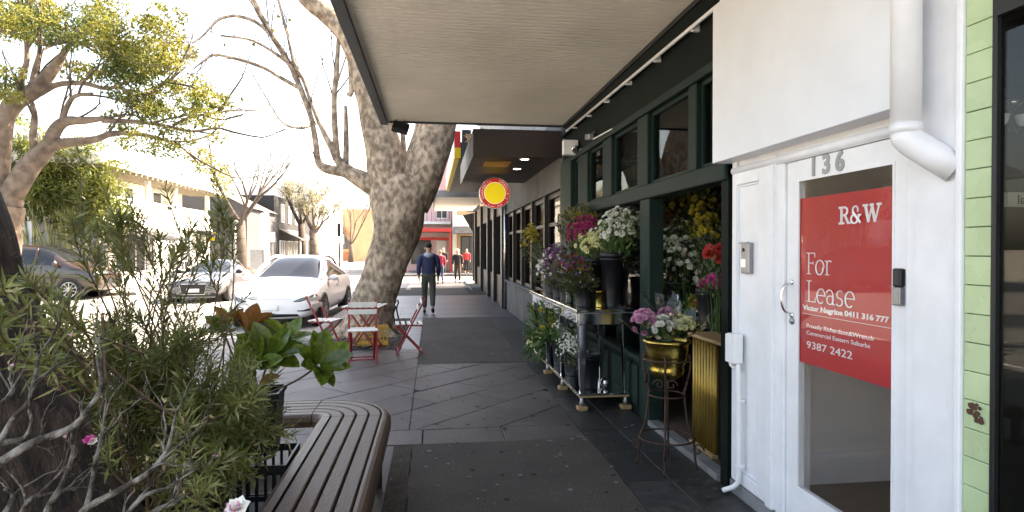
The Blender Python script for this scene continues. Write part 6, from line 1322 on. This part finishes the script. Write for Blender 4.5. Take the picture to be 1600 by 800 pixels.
# black milk crate, square pot and magnolia
pcn = at(425, 690, Y=3.72)
crate('milk_crate', 'black plastic milk crate beside the inner bench edge', (-.985, 3.62, .10), .40, .40, .34, 'black_plastic', .02); bucket('upturned black pot carrying the milk crate', (-.98, 3.62, .014), .17, .17, .085, name='plant_tub', cat='pot', ribs=False)
sq = thing('square_pot', 'tall square black plant pot standing on the milk crate', 'pot', (-.995, 3.70, .4405), .05)
MB().add([(-.10, -.10, 0), (.10, -.10, 0), (.10, .10, 0), (-.10, .10, 0), (-.125, -.125, .34), (.125, -.125, .34), (.125, .125, .34), (-.125, .125, .34)], [(0, 3, 2, 1), (0, 1, 5, 4), (1, 2, 6, 5), (2, 3, 7, 6), (3, 0, 4, 7)]).build('shell', 'black_plastic', sq)
rmb = MB()
for a in ((-.135, .135, -.135, -.122), (-.135, .135, .122, .135), (-.135, -.122, -.1215, .1215), (.122, .135, -.1215, .1215)): rmb.box(*a, .325, .352)
rmb.build('rim', 'black_plastic', sq); B('soil', 'soil', sq, -.118, .118, -.118, .118, .28, .31)
mg = thing('magnolia', 'young magnolia with glossy green and rust backed leaves', 'plant', (-1.02, 3.72, .75), world=True); gm = random.Random(15)
lv = []; n_ = 9
for i in range(n_ + 1):
    t_ = i / n_; wv = .27 * math.sin(PI * min(1, t_ ** 1.15 * .97 + .03)) ** .8 ; lv.append((t_, wv))
lmb = MB(); vs = []; 
for t_, wv in lv:
    zc_ = -.16 * t_ * t_; vs += [(-wv, t_, zc_ + wv * .28), (0, t_, zc_), (wv, t_, zc_ + wv * .28)]
lmb.add(vs, [f for i in range(n_) for f in ((3 * i, 3 * i + 1, 3 * i + 4, 3 * i + 3), (3 * i + 1, 3 * i + 2, 3 * i + 5, 3 * i + 4))])
leaf_g = lmb.mesh('leaf'); leaf_o = leaf_g.copy()
for me_, mm in ((leaf_g, 'leaf_magnolia'), (leaf_o, 'leaf_magnolia_back')):
    me_.materials.append(M[mm])
    for p_ in me_.polygons: p_.use_smooth = False
def whorl(px, py, Y, n, size, nodir, me_, elev=.3):
    c = at(px, py, Y=Y); ax = Vector(nodir).normalized(); u = ax.orthogonal().normalized(); v = ax.cross(u)
    MB().tube(cr([Vector((-1.02, 3.72, .74)), Vector((-1.02, 3.7, .74)).lerp(c, .6) + Vector((0, 0, -.02)), c], 5), .006, 6).build('stem', 'stem_brown', mg, True)
    for i in range(n):
        a = i * 2.4 + gm.uniform(-.2, .2); el = elev + .75 * (i / n) + gm.uniform(-.15, .15); d = (u * math.cos(a) + v * math.sin(a)) * math.cos(el) + ax * math.sin(el); s_ = size * gm.uniform(.75, 1.1)
        zz = ax - d * ax.dot(d); zz = zz.normalized() if zz.length > .05 else Vector((0, 0, 1)); xx = d.cross(zz)
        o = link('leaf', me_, None, mg); o.matrix_basis = Matrix.Translation(c + d * .012) @ Matrix(((xx.x * s_, d.x * s_, zz.x * s_, 0), (xx.y * s_, d.y * s_, zz.y * s_, 0), (xx.z * s_, d.z * s_, zz.z * s_, 0), (0, 0, 0, 1)))
whorl(420, 558, 3.6, 15, .19, (.2, -.6, .7), leaf_g); whorl(497, 572, 3.62, 16, .19, (.5, -.5, .55), leaf_g); whorl(448, 535, 3.72, 10, .18, (.2, -.3, 1), leaf_g); whorl(395, 575, 3.55, 9, .17, (-.2, -.7, .5), leaf_g)
whorl(385, 520, 3.65, 8, .17, (.2, .4, 1), leaf_o, .7); whorl(358, 512, 3.66, 6, .15, (-.2, .3, 1), leaf_o, .6); whorl(350, 520, 3.7, 8, .15, (-.4, -.3, 1), leaf_g, .5); whorl(402, 600, 3.55, 3, .12, (.1, -.6, .4), leaf_o, .1)
# bare lichened azalea in the very foreground
az = thing('lichened_azalea', 'bare twiggy azalea with pale lichen and opening buds in foreground', 'shrub', (-.95, 1.25, 0), world=True); YZ_ = 1.3; gz = random.Random(31); zt2 = []; azm = MB(); SZ_ = YZ_ / FPX
def zl(pts, r0, r1, twigs=6, dY=0.):
    Pz = cr([at(a, b, Y=YZ_ + dY + gz.uniform(-.03, .03)) for a, b in pts], 5); n = len(Pz); mb = MB(); mb.tube(Pz, [(r0 + (r1 - r0) * i / (n - 1)) * SZ_ * .95 for i in range(n)], 8, wob=.35, seed=r0); mb.build('branch', 'twig_lichen', az, True)
    for i in range(max(2, int(twigs * .6))):
        k = gz.randint(n // 4, n - 2); d = (Pz[k + 1] - Pz[k]).normalized() + rvec(gz) * .9 + Vector((0, 0, .35))
        grow(azm, Pz[k], d, gz.uniform(.045, .09), .0027, 2, gz, zt2, .25, .9, 5, (2, 2), .72, .8)
    zt2.extend([Pz[-1]])
zl([(-60, 750), (0, 722), (45, 695), (112, 668), (140, 637), (158, 604), (152, 560)], 8, 2.6, 5); zl([(60, 860), (73, 800), (95, 761), (108, 730), (116, 700)], 6, 3, 6); zl([(110, 830), (133, 796), (185, 767), (224, 744), (248, 722), (262, 700), (270, 672)], 6.5, 2.4, 9)
zl([(125, 830), (137, 786), (146, 745), (150, 716), (160, 690), (164, 668)], 5, 2.2, 6); zl([(-30, 720), (0, 690), (21, 655), (45, 628), (52, 600), (58, 575), (60, 550)], 5, 2.2, 7); zl([(-40, 700), (6, 692), (38, 684), (50, 660), (45, 640)], 5, 2, 4)
zl([(150, 840), (190, 812), (225, 775), (262, 762), (275, 752)], 5, 2, 6); zl([(190, 850), (240, 800), (275, 785), (290, 772)], 4.5, 2, 5); zl([(20, 850), (36, 800), (50, 778), (66, 778)], 5, 2.2, 5); zl([(-10, 830), (15, 790), (20, 770), (8, 765)], 5, 2.2, 4); zl([(-40, 640), (0, 630), (20, 610), (14, 590)], 4, 2, 5)
azm.build('twigs', 'twig_lichen', az, True, kind='stuff')
bdm = MB(); bdp = MB()
for p_ in zt2:
    if gz.random() < .055:
        for k in range(3): (bdm if gz.random() < .75 else bdp).leaf(p_, rvec(gz) + Vector((0, 0, .5)), rvec(gz), gz.uniform(.008, .016), .005, .2)
bdm.build('buds', 'bud', az, kind='stuff'); bdp.build('pink_buds', 'bloom_pink', az, kind='stuff')
for (px, py, m_, r_) in ((139, 688, 'bloom_hot', .0105), (145, 691, 'bloom_white', .009), (368, 797, 'bloom_pink', .02), (372, 794, 'bloom_white', .022)):
    b_ = MB(); bloom(b_, at(px, py, Y=YZ_ - .02), (0, -.6, 1), r_ * 1.1, gz, 2, 6); b_.build('flower', m_, az)
bucket('black pot of the lichened azalea at bottom left', (-.93, 1.22, .015), .17, .21, .36, name='plant_tub', cat='pot')
